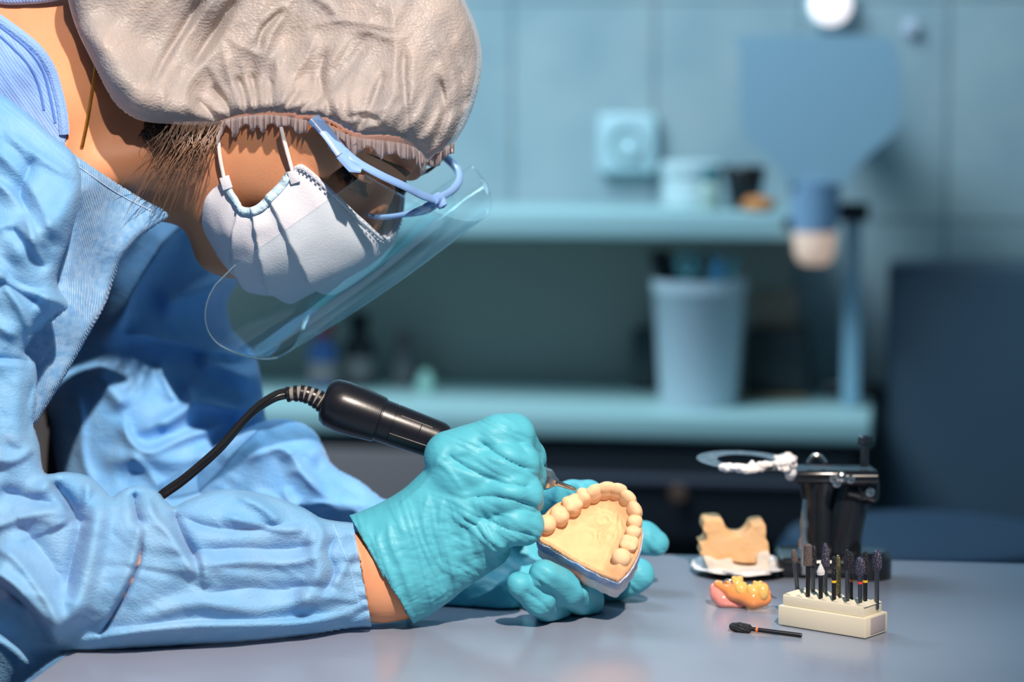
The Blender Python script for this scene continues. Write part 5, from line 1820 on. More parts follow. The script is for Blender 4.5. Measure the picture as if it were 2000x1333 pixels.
def film_pt(a_, t_):
    """a_ -1..1 across, t_ 0..1 down; rounded lower corners"""
    th = abs(a_)
    r = Wd * math.sin(a_ * 1.15) / math.sin(1.15)
    f = .0585 - .046 * (1 - math.cos(a_ * 1.15)) / (1 - math.cos(1.15))
    Ub = U1
    if th > 0.55:
        q = (th - 0.55) / 0.45
        Ub = U1 + .050 * (1 - math.sqrt(max(0, 1 - q * q)))
    Ut = U0 - .012 * th ** 3
    return H(r, Ut + (Ub - Ut) * t_, f + .004 * math.sin(t_ * 3.0) * (1 - th))


V = []; F = []
for j in range(rws):
    for i in range(cols):
        V.append(film_pt(-1 + 2 * i / (cols - 1), j / (rws - 1)))
for j in range(rws - 1):
    for i in range(cols - 1):
        F.append((j * cols + i, j * cols + i + 1, (j + 1) * cols + i + 1, (j + 1) * cols + i))
film = mesh_np('visor_film', V, F, M['film'], visor)
md = film.modifiers.new('thickness', 'SOLIDIFY'); md.thickness = 0.0005
edge = [film_pt(-1 + 2 * i / (cols - 1), 1.0) for i in range(cols)]
b = MB(); b.tube(edge, .00055, 6); b.build('film_edge', mat('film_edge', (0.35, 0.50, 0.62), 0.2, trans=0.6), film)

# ------------------------------------------------------------------ gown
GWN = {}
# far half of the gown: chest and belly behind the table
CH = [(-60, 420), (120, 380), (240, 395), (320, 398), (395, 408), (412, 440), (440, 505), (466, 545), (450, 575), (444, 602), (452, 640), (475, 668), (496, 690), (508, 728), (515, 780), (522, 822), (560, 860), (590, 940), (590, 1060),
      (540, 1105), (440, 1118), (380, 1122), (330, 1150), (280, 1240), (200, 1330), (20, 1400), (60, 1200), (140, 1000), (112, 924), (98, 850), (84, 805), (40, 780), (-60, 700)]
chf = [([(465, 545), (420, 560), (360, 580), (300, 600)], .010, 26, 'g'),
       ([(500, 700), (430, 690), (340, 670), (270, 655), (220, 665)], .012, 20, 's'),
       ([(512, 745), (440, 720), (380, 700)], .008, 18, 'g'),
       ([(395, 410), (330, 470), (270, 560), (230, 660)], .010, 22, 's'),
       ([(330, 420), (300, 500), (250, 580), (200, 690)], .010, 24, 'g'),
       ([(518, 800), (450, 800), (380, 790), (300, 830), (245, 850)], .008, 16, 'r'),
       ([(310, 700), (325, 745), (345, 790)], .007, 9, 's'),
       ([(360, 740), (372, 790), (340, 820), (300, 840)], .007, 10, 'r'),
       ([(245, 800), (250, 850), (290, 880), (370, 850), (450, 830)], .010, 14, 's'),
       ([(180, 720), (215, 760), (250, 800)], .006, 16, 'g'),
       ([(145, 750), (160, 820), (165, 900), (190, 960)], .005, 9, 's'),
       ([(190, 905), (260, 895), (350, 900), (450, 870)], .006, 20, 'g'),
       ([(250, 880), (290, 920), (320, 960)], .005, 12, 's'),
       ([(380, 880), (430, 920), (470, 980)], .005, 20, 'g')]


def ch_fold(x, y):
    return 1.5 * folds_h(x, y, chf) + 0.00099 * wrinkle(x, y, 70, 130, 45, 2.0) + 0.00054 * wrinkle(x, y, 20, 50, 22, 4.0)


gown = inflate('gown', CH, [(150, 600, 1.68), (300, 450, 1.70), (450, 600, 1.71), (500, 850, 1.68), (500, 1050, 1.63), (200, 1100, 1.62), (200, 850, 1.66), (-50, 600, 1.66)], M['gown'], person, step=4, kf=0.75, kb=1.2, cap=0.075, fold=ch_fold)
rest_on_table(gown, .0012)

# far sleeve
FS = [(380, 1020), (372, 930), (420, 870), (480, 838), (520, 822), (556, 819), (592, 828), (618, 848), (634, 878), (646, 904), (668, 922), (700, 938), (726, 958), (748, 975), (775, 985), (800, 1060), (770, 1130), (640, 1160), (480, 1120)]
fsf = [([(545, 905), (570, 880), (600, 885), (625, 905)], .006, 12, 'r'),
       ([(470, 905), (520, 880), (560, 878), (600, 930), (640, 965)], .010, 13, 's'),
       ([(560, 935), (580, 920), (610, 950), (660, 985)], .006, 9, 'r'),
       ([(556, 950), (562, 975), (590, 1000)], .006, 10, 'r'),
       ([(600, 990), (650, 985), (700, 985), (745, 990)], .006, 14, 's'),
       ([(420, 900), (470, 880), (520, 850)], .006, 20, 'g'),
       ([(630, 890), (680, 950), (730, 975)], .004, 12, 'g'),
       ([(480, 960), (530, 970), (560, 1010)], .005, 14, 's')]
inflate('far_sleeve', FS, [(400, 950, 1.625), (600, 930, 1.615), (760, 1050, 1.595)], M['gown'], gown, step=3.5, kf=0.9, kb=0.6, cap=0.05, zmin=TABLE_Z + .001,
        fold=lambda x, y: folds_h(x, y, fsf) + 0.00090 * wrinkle(x, y, 35, 70, 26, 6.0) + 0.00054 * wrinkle(x, y, -40, 40, 18, 8.0))

# near front panel with the stitched collar edge
FP = [(-220, 130), (-80, 140), (0, 183), (60, 228), (112, 276), (155, 308), (235, 362), (290, 395), (320, 410), (328, 424), (304, 441), (270, 468), (240, 506), (222, 548), (205, 598), (176, 650), (148, 700), (112, 762), (84, 806), (66, 831), (20, 850), (-220, 900)]
fpf = [([(155, 330), (158, 420), (125, 520), (110, 560)], .008, 30, 'g'), ([(300, 400), (255, 480), (215, 580), (150, 690)], .004, 22, 'g'),
       ([(215, 590), (160, 680), (90, 790)], .004, 14, 's')]
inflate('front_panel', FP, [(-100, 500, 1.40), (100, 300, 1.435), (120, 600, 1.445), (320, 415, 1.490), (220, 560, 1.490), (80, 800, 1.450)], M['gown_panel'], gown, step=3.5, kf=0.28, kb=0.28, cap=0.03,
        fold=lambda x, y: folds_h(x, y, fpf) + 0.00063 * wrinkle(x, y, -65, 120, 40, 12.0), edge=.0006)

# near sleeve: shoulder, upper arm, elbow and forearm in one piece
NS = [(-260, 90), (-100, 132), (-20, 172), (45, 216), (100, 266), (140, 300), (156, 345), (152, 400), (132, 470), (110, 535), (112, 565), (130, 598), (112, 618), (84, 640), (58, 664), (46, 690), (66, 712), (70, 770), (64, 828), (74, 870), (85, 926), (128, 925), (172, 933), (200, 957),
      (218, 974), (240, 960), (272, 951), (304, 962), (322, 980), (340, 993), (372, 977), (424, 960), (480, 962), (540, 975), (592, 995), (624, 1014), (656, 1021), (686, 1027), (700, 1062), (716, 1110), (727, 1156), (725, 1184), (714, 1196), (712, 1218), (680, 1227), (600, 1243), (520, 1257), (360, 1266),
      (200, 1276), (134, 1278), (110, 1284), (80, 1304), (40, 1336), (-40, 1400), (-260, 1420)]
nsf = [  # shoulder / upper arm
    ([(-40, 270), (30, 330), (80, 400), (110, 480)], .008, 22, 'r'),
    ([(0, 250), (70, 300), (130, 340), (156, 352)], .007, 20, 's'),
    ([(-60, 340), (0, 360), (50, 420), (75, 500), (105, 540)], .009, 20, 's'),
    ([(-20, 520), (30, 560), (90, 580), (128, 598)], .014, 14, 's'),
    ([(0, 545), (40, 600), (60, 660)], .009, 12, 's'),
    ([(-60, 600), (0, 640), (40, 660)], .007, 16, 'r'),
    ([(-60, 705), (0, 700), (66, 712)], .010, 14, 's'),
    ([(-60, 470), (10, 440), (60, 460)], .006, 16, 'r'),
    ([(30, 720), (34, 800), (30, 880)], .004, 18, 'g'),
    ([(-40, 760), (-10, 840), (0, 920)], .006, 20, 'r'),
    ([(70, 870), (30, 900), (-30, 900)], .006, 14, 's'),
    # deep creases of the upper arm
    ([(-20, 699), (30, 704), (68, 712)], .014, 6, 'v'),
    ([(-10, 545), (40, 570), (85, 592)], .014, 13, 'v'),
    ([(52, 662), (90, 632), (128, 602)], .020, 11, 'v'),
    ([(150, 345), (120, 420), (60, 470), (20, 520)], .010, 26, 'g'),
    ([(70, 300), (40, 380), (60, 440)], .009, 14, 'v'),
    ([(20, 430), (60, 500), (100, 530)], .010, 12, 'v'),
    ([(68, 740), (50, 800), (62, 860)], .006, 10, 'v'),
    # elbow pleats
    ([(84, 928), (104, 965), (124, 990), (128, 1003), (142, 1012), (142, 1036)], .012, 42, 's'),
    ([(98, 936), (118, 962), (142, 1000), (148, 1034)], .024, 14, 'v'),
    ([(172, 935), (170, 975), (160, 1020)], .010, 12, 'r'),
    ([(-10, 955), (60, 975), (122, 990)], .012, 18, 'v'),
    ([(-40, 1040), (40, 1012), (100, 1000), (126, 1004)], .010, 14, 'r'),
    ([(205, 958), (190, 1010), (178, 1080), (158, 1160), (132, 1245)], .011, 20, 'g'),
    ([(176, 960), (158, 1030), (140, 1100), (128, 1180)], .010, 13, 'v'),
    ([(262, 958), (265, 1000), (272, 1035)], .018, 9, 'v'),
    ([(240, 962), (262, 1010), (272, 1040), (270, 1075), (258, 1115), (236, 1160), (206, 1212), (182, 1248)], .012, 38, 's'),
    ([(272, 1038), (274, 1075), (264, 1115), (242, 1162), (212, 1214), (188, 1250)], .016, 5, 'v'),
    ([(285, 956), (300, 1005), (330, 1040), (362, 1090), (390, 1135)], .012, 46, 's'),
    ([(336, 990), (348, 1025), (366, 1065), (392, 1105)], .014, 11, 'v'),
    ([(120, 1262), (70, 1195), (20, 1140), (-40, 1105)], .034, 60, 's'),
    ([(110, 1240), (60, 1190), (0, 1150)], .012, 8, 'v'),
    ([(-40, 1060), (20, 1085), (60, 1130), (100, 1190), (118, 1245)], .010, 14, 'r'),
    ([(20, 1000), (60, 1050), (110, 1120), (118, 1180)], .008, 22, 'v'),
    ([(-40, 1230), (20, 1262), (70, 1310)], .010, 22, 's'),
    # forearm
    ([(345, 998), (380, 1022), (440, 1035), (520, 1030), (560, 1025)], .007, 12, 'v'),
    ([(430, 1006), (490, 1022), (540, 1034), (605, 1034)], .007, 7, 's'),
    ([(455, 965), (500, 985), (535, 1010), (545, 1036)], .006, 12, 'r'),
    ([(380, 1106), (480, 1098), (560, 1100), (640, 1084)], .006, 9, 'r'),
    ([(372, 1080), (460, 1072), (560, 1074), (640, 1060)], .008, 14, 'v'),
    ([(392, 1165), (480, 1150), (560, 1152), (640, 1140)], .006, 12, 'v'),
    ([(400, 1150), (402, 1115), (388, 1075)], .008, 12, 'r'),
    ([(240, 1235), (300, 1200), (390, 1180), (500, 1192), (610, 1172), (700, 1150)], .006, 16, 'g'),
    ([(130, 1255), (240, 1236), (370, 1222), (480, 1220), (600, 1214), (705, 1192)], .012, 16, 's'),
    ([(624, 1020), (610, 1060), (625, 1110), (600, 1160), (590, 1200)], .008, 16, 'g'),
    ([(660, 1040), (640, 1080), (652, 1120), (622, 1170)], .008, 9, 'v'),
    ([(690, 1070), (672, 1110), (650, 1150)], .005, 8, 'r'),
    ([(600, 1000), (630, 1040), (620, 1080)], .006, 9, 's'),
    ([(470, 965), (520, 1000), (540, 1030)], .004, 14, 'r')]


def ns_fold(x, y):
    up_ = np.clip((930 - y) / 80, 0, 1)
    h = folds_h(x, y, nsf)
    h += up_ * 0.00135 * wrinkle(x, y, 50, 110, 38, 1.0)
    h += (1 - up_) * 0.00099 * wrinkle(x, y, 8, 150, 30, 3.0) + 0.00040 * wrinkle(x, y, 30, 50, 16, 5.0)
    cf = np.clip((x - 640) / 70, 0, 1)
    h += cf * 0.0016 * np.sin(y / 5.2 + 3 * vnoise(x / 40, y / 40, 0 * x))
    return h


NSX = [q for q in NS]
i0 = NSX.index((686, 1027)); i1 = NSX.index((712, 1218))
NSX = NSX[:i0] + [(686, 1024), (740, 1030), (840, 1030), (900, 1120), (850, 1215), (760, 1224), (714, 1224)] + NSX[i1 + 1:]
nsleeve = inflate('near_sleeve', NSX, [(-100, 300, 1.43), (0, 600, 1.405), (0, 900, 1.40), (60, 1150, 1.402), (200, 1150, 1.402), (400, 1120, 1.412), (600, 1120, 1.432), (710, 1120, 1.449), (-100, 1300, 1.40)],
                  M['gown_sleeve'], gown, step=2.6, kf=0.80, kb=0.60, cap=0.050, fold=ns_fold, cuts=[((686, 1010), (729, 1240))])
rest_on_table(nsleeve, .0022)

# collar seam thread lines, cuff seam
def surf_line(pts, Yf, off=0.0015, rad=.0004, dash=None, jig=0.0):
    l_ = crom(pts, 40)
    b = MB()
    out_ = []
    for i, (x, y) in enumerate(l_):
        out_.append(P(x, y + jig * math.sin(i * 1.3), Yf(x, y) - off))
    if dash:
        for i in range(0, len(out_) - dash, dash * 2):
            b.tube(out_[i:i + dash + 1], rad, 4)
    else: b.tube(out_, rad, 4)
    return b




fpanel = bpy.data.objects['front_panel']
def seam(pts, rad=.00035, dash=2, zig=0.0, name='stitching', obs=(fpanel, nsleeve), parent=None, mt=None):
    l_ = crom(pts, 30)
    b = MB()
    q = [front(x + zig * (1 if i % 2 else -1), y + zig * (1 if i % 2 else -1), obs, .0006) for i, (x, y) in enumerate(l_)]
    if dash:
        for i in range(0, len(q) - dash, dash * 2):
            if (q[i] - q[i + dash]).length < .02: b.tube(q[i:i + dash + 1], rad, 4)
    else:
        run = [q[0]]
        for p in q[1:]:
            if (p - run[-1]).length > .02:
                if len(run) > 1: b.tube(run, rad, 4)
                run = []
            run.append(p)
        if len(run) > 1: b.tube(run, rad, 4)
    return b.build(name, mt or M['thread'], parent or gown)


seam([(8, 200), (60, 243), (110, 290), (160, 330), (230, 378), (295, 412)], dash=0, rad=.0003)
seam([(4, 210), (56, 253), (106, 300), (156, 340)], dash=0, rad=.00028, zig=2.0)
seam([(650, 1024), (664, 1060), (680, 1100), (694, 1150), (700, 1180)], dash=0, zig=1.6, rad=.0003)

# ------------------------------------------------------------------ knitted shirt showing at the neck
SH = [(-220, -60), (-60, 0), (0, 34), (40, 62), (75, 92), (100, 128), (114, 170), (124, 215), (130, 262), (112, 300), (40, 250), (-40, 200), (-220, 160)]
shirt = inflate('knit_shirt', SH, [(0, 100, 1.452), (120, 200, 1.462), (-200, 60, 1.45)], M['knit'], person, step=3, kf=0.22, kb=0.3, cap=0.02, fold=lambda x, y: 0.00054 * wrinkle(x, y, 55, 60, 20, 2.0), edge=.0006)
for (pts, r_) in [([(-20, 22), (3, 36), (42, 64), (77, 94), (101, 130), (115, 172), (125, 217), (129, 258)], .0034), ]:
    b = MB(); b.tube([front(x - 4, y + 4, [shirt], -.0006) for x, y in crom(pts, 8)], r_, 10); b.build('neckband', M['knit_trim'], shirt)
for pts in ([(0, 52), (36, 80), (66, 110), (86, 145), (98, 190), (108, 240)], [(0, 70), (30, 98), (58, 130), (76, 170), (86, 215)]):
    b = MB(); b.tube([front(x, y, [shirt], -.0002) for x, y in crom(pts, 10)], .0010, 6); b.build('rib_seam', mat('rib_seam', (0.10, 0.22, 0.60), 0.8), shirt)
TB = [(-60, -40), (-40, -6), (0, 8), (45, 9), (90, 5), (125, -3), (140, -20), (100, -60)]
inflate('back_collar', TB, [(0, 0, 1.50)], M['knit'], shirt, step=3, kf=0.5, kb=0.5, cap=0.03)

# necklace
b = MB()
body = bpy.data.objects['body']
nl = crom([(186, 132), (182, 165), (176, 205), (168, 250), (160, 287)], 24)
for i, (x, y) in enumerate(nl):
    p = front(x + (0.9 if i % 2 else -0.9), y, [body], .0010)
    b.lathe([(-.0011, .0002), (-.0006, .0009), (.0006, .0009), (.0011, .0002)], p, (0.1, 0, 1), 6)
b.build('necklace', M['gold'], person)

# ------------------------------------------------------------------ gloves
def glove(name, Hd, lo_px, hi_px, Y0, Y1, h, fold, cuts, mt, parent, extra=None, rel_n=2):
    pa = P(lo_px[0], lo_px[1], Y0); pb = P(hi_px[0], hi_px[1], Y1)
    pts = np.array([list(P(x, y, Yq)) for x in (lo_px[0], hi_px[0]) for y in (lo_px[1], hi_px[1]) for Yq in (Y0, Y1)])
    FD = Field(pts.min(0), pts.max(0), h)
    add_hand(FD, Hd, 0.0)
    if extra: extra(FD)
    FD.cone(P(634, 782, 1.478), P(1062, 935, 1.4745), .0165, .0085, .0015, 'sub')
    FD.cone(P(1050, 930, 1.4748), P(1090, 945, 1.4745), .0088, .0088, .0015, 'sub')
    kn_ = Vector((0.02, -0.76, 0.65)).normalized(); kx_ = (Vector((1, 0, 0)) - kn_ * kn_.x).normalized(); ky_ = kn_.cross(kx_)
    FD.ell(P(1156, 1042, 1.462) - kn_ * .0165, (.0350, .0325, .0115), np.array([list(kx_), list(ky_), list(kn_)]), .0015, 'sub')
    FD.ell(P(1068, 1019, 1.4585), (.0090, .0090, .0090), None, .0015, 'sub')
    V, F = FD.mesh()
    V = relax(V, F, rel_n, 0.5)
    N_ = vnormals(V, F)
    px, py = proj(V)
    ray = V - np.array([0, 0, CAM_Z]); ray /= np.linalg.norm(ray, axis=1, keepdims=True)
    w_ = np.clip(-(N_ * ray).sum(1) * 1.6, 0, 1)
    V = V + N_ * (fold(px, py, V) * w_)[:, None]
    V[:, 2] = np.maximum(V[:, 2], TABLE_Z + 0.0016)
    me = bpy.data.meshes.new(name)
    me.from_pydata(V.tolist(), [], F.tolist())
    bm = bmesh.new(); bm.from_mesh(me)
    cut_open(bm, cuts)
    bm.to_mesh(me); bm.free()
    o = link_mesh(name, me, mt, parent)
    md = o.modifiers.new('thickness', 'SOLIDIFY'); md.thickness = .0009; md.offset = 1
    return o


RF = [([(880, 893), (930, 925), (985, 945), (1030, 950)], .0022, 6, 'v', 'n'),
      ([(1052, 920), (1010, 908), (960, 880), (925, 855)], .0026, 6, 'v'),
      ([(1060, 962), (1020, 950), (985, 932)], .0010, 6, 'v'),
      ([(1056, 995), (1020, 985), (960, 970), (900, 975)], .0026, 7, 'v'),
      ([(1055, 1048), (1010, 1040), (960, 1020), (920, 1000)], .0020, 6, 'v'),
      ([(1000, 1075), (960, 1050), (920, 1010), (890, 1000)], .0030, 7, 's'),
      ([(985, 1085), (930, 1040), (885, 1000)], .0022, 6, 's'),
      ([(870, 960), (860, 1030), (880, 1100), (885, 1140)], .0020, 6, 's'),
      ([(840, 960), (830, 1020), (850, 1110)], .0016, 6, 's'),
      ([(760, 1010), (765, 1060), (790, 1120), (808, 1180)], .0020, 7, 's'),
      ([(735, 1030), (745, 1080), (770, 1140), (785, 1190)], .0018, 6, 'r'),
      ([(870, 870), (850, 920), (820, 960), (770, 1000)], .0014, 8, 'r'),
      ([(850, 890), (885, 930), (905, 960)], .0014, 5, 's'),
      ([(900, 870), (960, 900), (1000, 900)], .0010, 5, 'r'),
      ([(990, 830), (1010, 860), (1035, 895)], .0010, 5, 'v')]


def rfold(x, y, V_):
    h = folds_h(x, y, RF)
    lower = np.clip((y - 960) / 90, 0, 1) * np.clip((1010 - x) / 60, 0, 1)
    h += lower * 0.0011 * np.clip(wrinkle(x, y, 72, 110, 14, 2.0), 0, 1)
    h += 0.0008 * np.clip(wrinkle(x, y, 24, 60, 10, 5.0), 0, 1) * np.clip((x - 840) / 50, 0, 1)
    h += lower * 0.0003 * wrinkle(x, y, -20, 30, 9, 7.0)
    return h


def rextra(FD):
    FD.cone(P(705, 1070, 1.452), P(800, 1050, 1.452), .0200, .0235, .008)
    FD.cone(P(770, 1175, 1.452), P(810, 1120, 1.452), .0140, .0235, .008)
    FD.cone(P(735, 1120, 1.452), P(800, 1090, 1.452), .0255, .0245, .008)


rg = glove('right_glove', RH, (650, 780), (1110, 1240), 1.39, 1.53, .0012, rfold, [((800, 1205), (688, 1018))], M['glove'], person, rextra)
# rolled bead of the cuff
bb_ = []
cp = [(690, 1018), (704, 1042), (722, 1075), (742, 1110), (762, 1150), (785, 1188), (800, 1203)]
b = MB()
b.tube([Vector((q.x, q.y, max(q.z, TABLE_Z + .0022))) for q in [front(x + 2, y - 1, [rg], -.0004) for x, y in crom(cp, 8)[2:-3]]], .0013, 8)
b.build('cuff_bead', M['glove'], rg)

LF = [([(1018, 1150), (1060, 1180), (1085, 1210)], .0016, 6, 'v'),
      ([(1045, 1130), (1080, 1160), (1110, 1190)], .0012, 6, 'v'),
      ([(1060, 1115), (1110, 1140), (1145, 1170)], .0014, 8, 'r'),
      ([(1225, 1040), (1240, 1060), (1250, 1075)], .0014, 6, 's'),
      ([(1265, 1035), (1270, 1060), (1280, 1078)], .0014, 5, 's'),
      ([(1010, 1110), (960, 1160), (900, 1180)], .0020, 9, 's')]


def lfold(x, y, V_):
    return folds_h(x, y, LF) + .0005 * wrinkle(x, y, 40, 70, 12, 11.0)


def lextra(FD):
    FD.cone(P(740, 1075, 1.595), P(850, 1105, 1.580), .0270, .0240, .008)


lg = glove('left_glove', LH, (690, 900), (1330, 1250), 1.40, 1.66, .0014, lfold, [((745, 1200), (745, 960))], M['glove'], person, lextra)


# ------------------------------------------------------------------ the body stays under what it wears
def tuck(ob, cloths, gap, xlim=None, maxmove=0.06):
    me_ = ob.data
    co = np.empty(len(me_.vertices) * 3); me_.vertices.foreach_get('co', co); co = co.reshape(-1, 3)
    o_ = Vector((0, 0, CAM_Z))
    trees = [bvh_of(c) for c in cloths]
    for i in range(len(co)):
        v = Vector(co[i]); d_ = v - o_; L_ = d_.length; d_ /= L_
        if xlim and not xlim(co[i]): continue
        for t_ in trees:
            h_ = t_.ray_cast(o_, d_)
            if h_[0] is not None and h_[3] + gap > L_ and h_[3] + gap - L_ < maxmove:
                L_ = h_[3] + gap
        co[i] = o_ + d_ * L_
    me_.vertices.foreach_set('co', co.ravel()); me_.update()


bd = bpy.data.objects
tuck(hair, [cap_o], .004)
tuck(body, [hair, cap_o, bd['gown'], bd['far_sleeve'], fpanel, nsleeve, shirt], .004, maxmove=.10)
tuck(body, [rg, lg], .0015, maxmove=.02)

rest_on_table(body, .0030)


# ================================================================== the held cast
KC = P(1150, 1040, 1.462)
KN = Vector((0.02, -0.76, 0.65)).normalized()          # towards the bite side
KX = Vector((1, 0, 0)); KX = (KX - KN * KX.dot(KN)).normalized()
KY = KN.cross(KX).normalized()
if KY.z < 0: KY = -KY


def KP(px, py, n=0.0):
    """point on the bite-side plane raised by n, seen along (px,py)"""
    a = P(px, py, 1.0); o = Vector((0, 0, CAM_Z)); d = a - o
    c = KC + KN * n
    k = (c - o).dot(KN) / d.dot(KN)
    return o + d * k


def kxy(p):
    d = p - KC
    return d.dot(KX), d.dot(KY)


cast_root = empty('dental_cast', KC, 'large tan dental cast of an upper jaw held in the gloved hands', 'cast')
OUT = [(1052, 1050), (1058, 1018), (1068, 1000), (1090, 982), (1112, 980), (1130, 972), (1150, 964), (1182, 959), (1212, 965), (1234, 984), (1248, 1010), (1255, 1040), (1249, 1075), (1234, 1106), (1214, 1129), (1200, 1131), (1165, 1116), (1120, 1092), (1080, 1068)]
poly = crom([kxy(KP(*q)) for q in OUT], 4, closed=True)
# arch line along which the teeth stand (bite side)
ARC = [(1070, 1020), (1092, 1000), (1118, 988), (1142, 972), (1170, 962), (1200, 965), (1225, 985), (1236, 1015), (1235, 1045), (1222, 1080), (1208, 1112)]
arcK = crom([kxy(KP(*q)) for q in ARC], 8)

hstep = .00055
xs = np.arange(poly[:, 0].min() - .002, poly[:, 0].max() + .002, hstep); ys = np.arange(poly[:, 1].min() - .002, poly[:, 1].max() + .002, hstep)
X, Y = np.meshgrid(xs, ys)
sdv, bx, by = poly_sd(X, Y, poly)
dA, sA, tA = seg_dist(X, Y, arcK)
ctrp = np.array(kxy(KP(1150, 1055)))
inside_arch = sA * 0
# height: palate floor lower than the gum ridge
ridge = .0042 * np.exp(-(dA / .0052) ** 2)
floorh = -.0036 * np.clip(np.minimum(dA / .010, 1), 0, 1) * (sdv > .002)
dome = -.0046 * np.exp(-(((X - ctrp[0]) / .014) ** 2 + ((Y - ctrp[1] - .004) / .016) ** 2))
rug = .0011 * ridged(X * 260 + 3 * vnoise(X * 90, Y * 90, 0 * X), Y * 150, 0 * X + 2) * np.exp(-(((X - ctrp[0] - .012) / .010) ** 2 + ((Y - ctrp[1] - .012) / .013) ** 2))
edge_r = -.0018 * np.exp(-np.clip(sdv, 0, None) / .0009)
Hh = ridge + floorh + dome + rug + edge_r + .00025 * vnoise(X * 400, Y * 400, 0 * X)
keep = sdv > -0.7 * hstep; snap = sdv < 0.45 * hstep
GX = np.where(snap, bx, X); GY_ = np.where(snap, by, Y)
cell = keep[:-1, :-1] & keep[1:, :-1] & keep[:-1, 1:] & keep[1:, 1:]
used = np.zeros(X.shape, bool)
used[:-1, :-1] |= cell; used[1:, :-1] |= cell; used[:-1, 1:] |= cell; used[1:, 1:] |= cell
idx = -np.ones(X.shape, int); idx[used] = np.arange(used.sum()); n0 = used.sum()
kc, kx, ky, kn = [np.array(list(v)) for v in (KC, KX, KY, KN)]
def KW(x, y, h): return kc + x[:, None] * kx + y[:, None] * ky + h[:, None] * kn
V = [KW(GX[used], GY_[used], Hh[used])]
jj, ii = np.nonzero(cell)
ft = np.stack([idx[jj, ii], idx[jj, ii + 1], idx[jj + 1, ii + 1], idx[jj + 1, ii]], 1)
ed = {}
for f in ft:
    for k in range(4): ed[(f[k], f[(k + 1) % 4])] = 1
bd = [(p, q) for (p, q) in ed if (q, p) not in ed]
T1 = .0105
V.append(KW(GX[used], GY_[used], np.full(n0, -T1)))
F = [tuple(f) for f in ft] + [tuple(f[::-1] + n0) for f in ft] + [(q, p, p + n0, q + n0) for p, q in bd]
V = np.concatenate(V)
cast_body = mesh_np('jaw_model', V, F, M['cast'], cast_root)
shade_auto(cast_body.data, 50)


def slab(name, sc, h0, h1, mt, nz, seed, cut=None):
    c = poly.mean(0)
    pl = (poly - c) * sc + c
    b = MB()
    Mx = Matrix.Translation(KC + KN * h1) @ Matrix(((KX.x, KY.x, KN.x, 0), (KX.y, KY.y, KN.y, 0), (KX.z, KY.z, KN.z, 0), (0, 0, 0, 1)))
    b.prism(pl.tolist(), h0 - h1, Mx, 0.0008)
    bmesh.ops.triangulate(b.bm, faces=[f for f in b.bm.faces if len(f.verts) > 4])
    bmesh.ops.subdivide_edges(b.bm, edges=[e_ for e_ in b.bm.edges if e_.calc_length() > 0.0022], cuts=3, use_grid_fill=True)
    for v in b.bm.verts:
        q = v.co * 260 + Vector((seed, 0, 0))
        v.co += mnoise.noise_vector(q) * nz + mnoise.noise_vector(q * 0.35) * nz * 1.3
    return b.build(name, mt, cast_root, sharp=50)


# the blue layer runs as a band round the stone, the white base lies below
def band(name, h0, h1, mt, nz, seed):
    c = poly.mean(0)
    m_ = len(poly); L_ = 7
    V_ = []; F_ = []
    for j in range(L_):
        hh_ = h0 + (h1 - h0) * j / (L_ - 1)
        for q in poly:
            d_ = (q - c); d_ = d_ / np.hypot(*d_)
            lim = .0004 * float(vnoise(np.array(q[0] * 300), np.array(q[1] * 300), np.array(seed))) if j == 0 else 0
            p_ = Vector(kc) + KX * (q[0] + d_[0] * .0006) + KY * (q[1] + d_[1] * .0006) + KN * (hh_ + lim * 3)
            p_ += mnoise.noise_vector(p_ * 300) * nz
            V_.append(p_)
    for q in poly:
        p_ = Vector(kc) + KX * (c[0] + (q[0] - c[0]) * .93) + KY * (c[1] + (q[1] - c[1]) * .93)
        V_.append(p_ + KN * h1)
    for q in poly:
        p_ = Vector(kc) + KX * (c[0] + (q[0] - c[0]) * .93) + KY * (c[1] + (q[1] - c[1]) * .93)
        V_.append(p_ + KN * h0)
    for j in range(L_ + 1):
        for k in range(m_):
            F_.append((j * m_ + k, j * m_ + (k + 1) % m_, (j + 1) * m_ + (k + 1) % m_, (j + 1) * m_ + k))
    j = L_ + 1
    for k in range(m_):
        F_.append((j * m_ + k, j * m_ + (k + 1) % m_, (k + 1) % m_, k))
    o = mesh_np(name, V_, F_, mt, cast_root)
    bm = bmesh.new(); bm.from_mesh(o.data); bmesh.ops.recalc_face_normals(bm, faces=bm.faces); bm.to_mesh(o.data); bm.free()


band('blue_layer', -.0034, -T1 - .0016, M['blue_stone'], .0006, 3.0)
slab('plaster_base', 0.992, -T1 - .0006, -T1 - .0135, M['plaster'], .0007, 9)

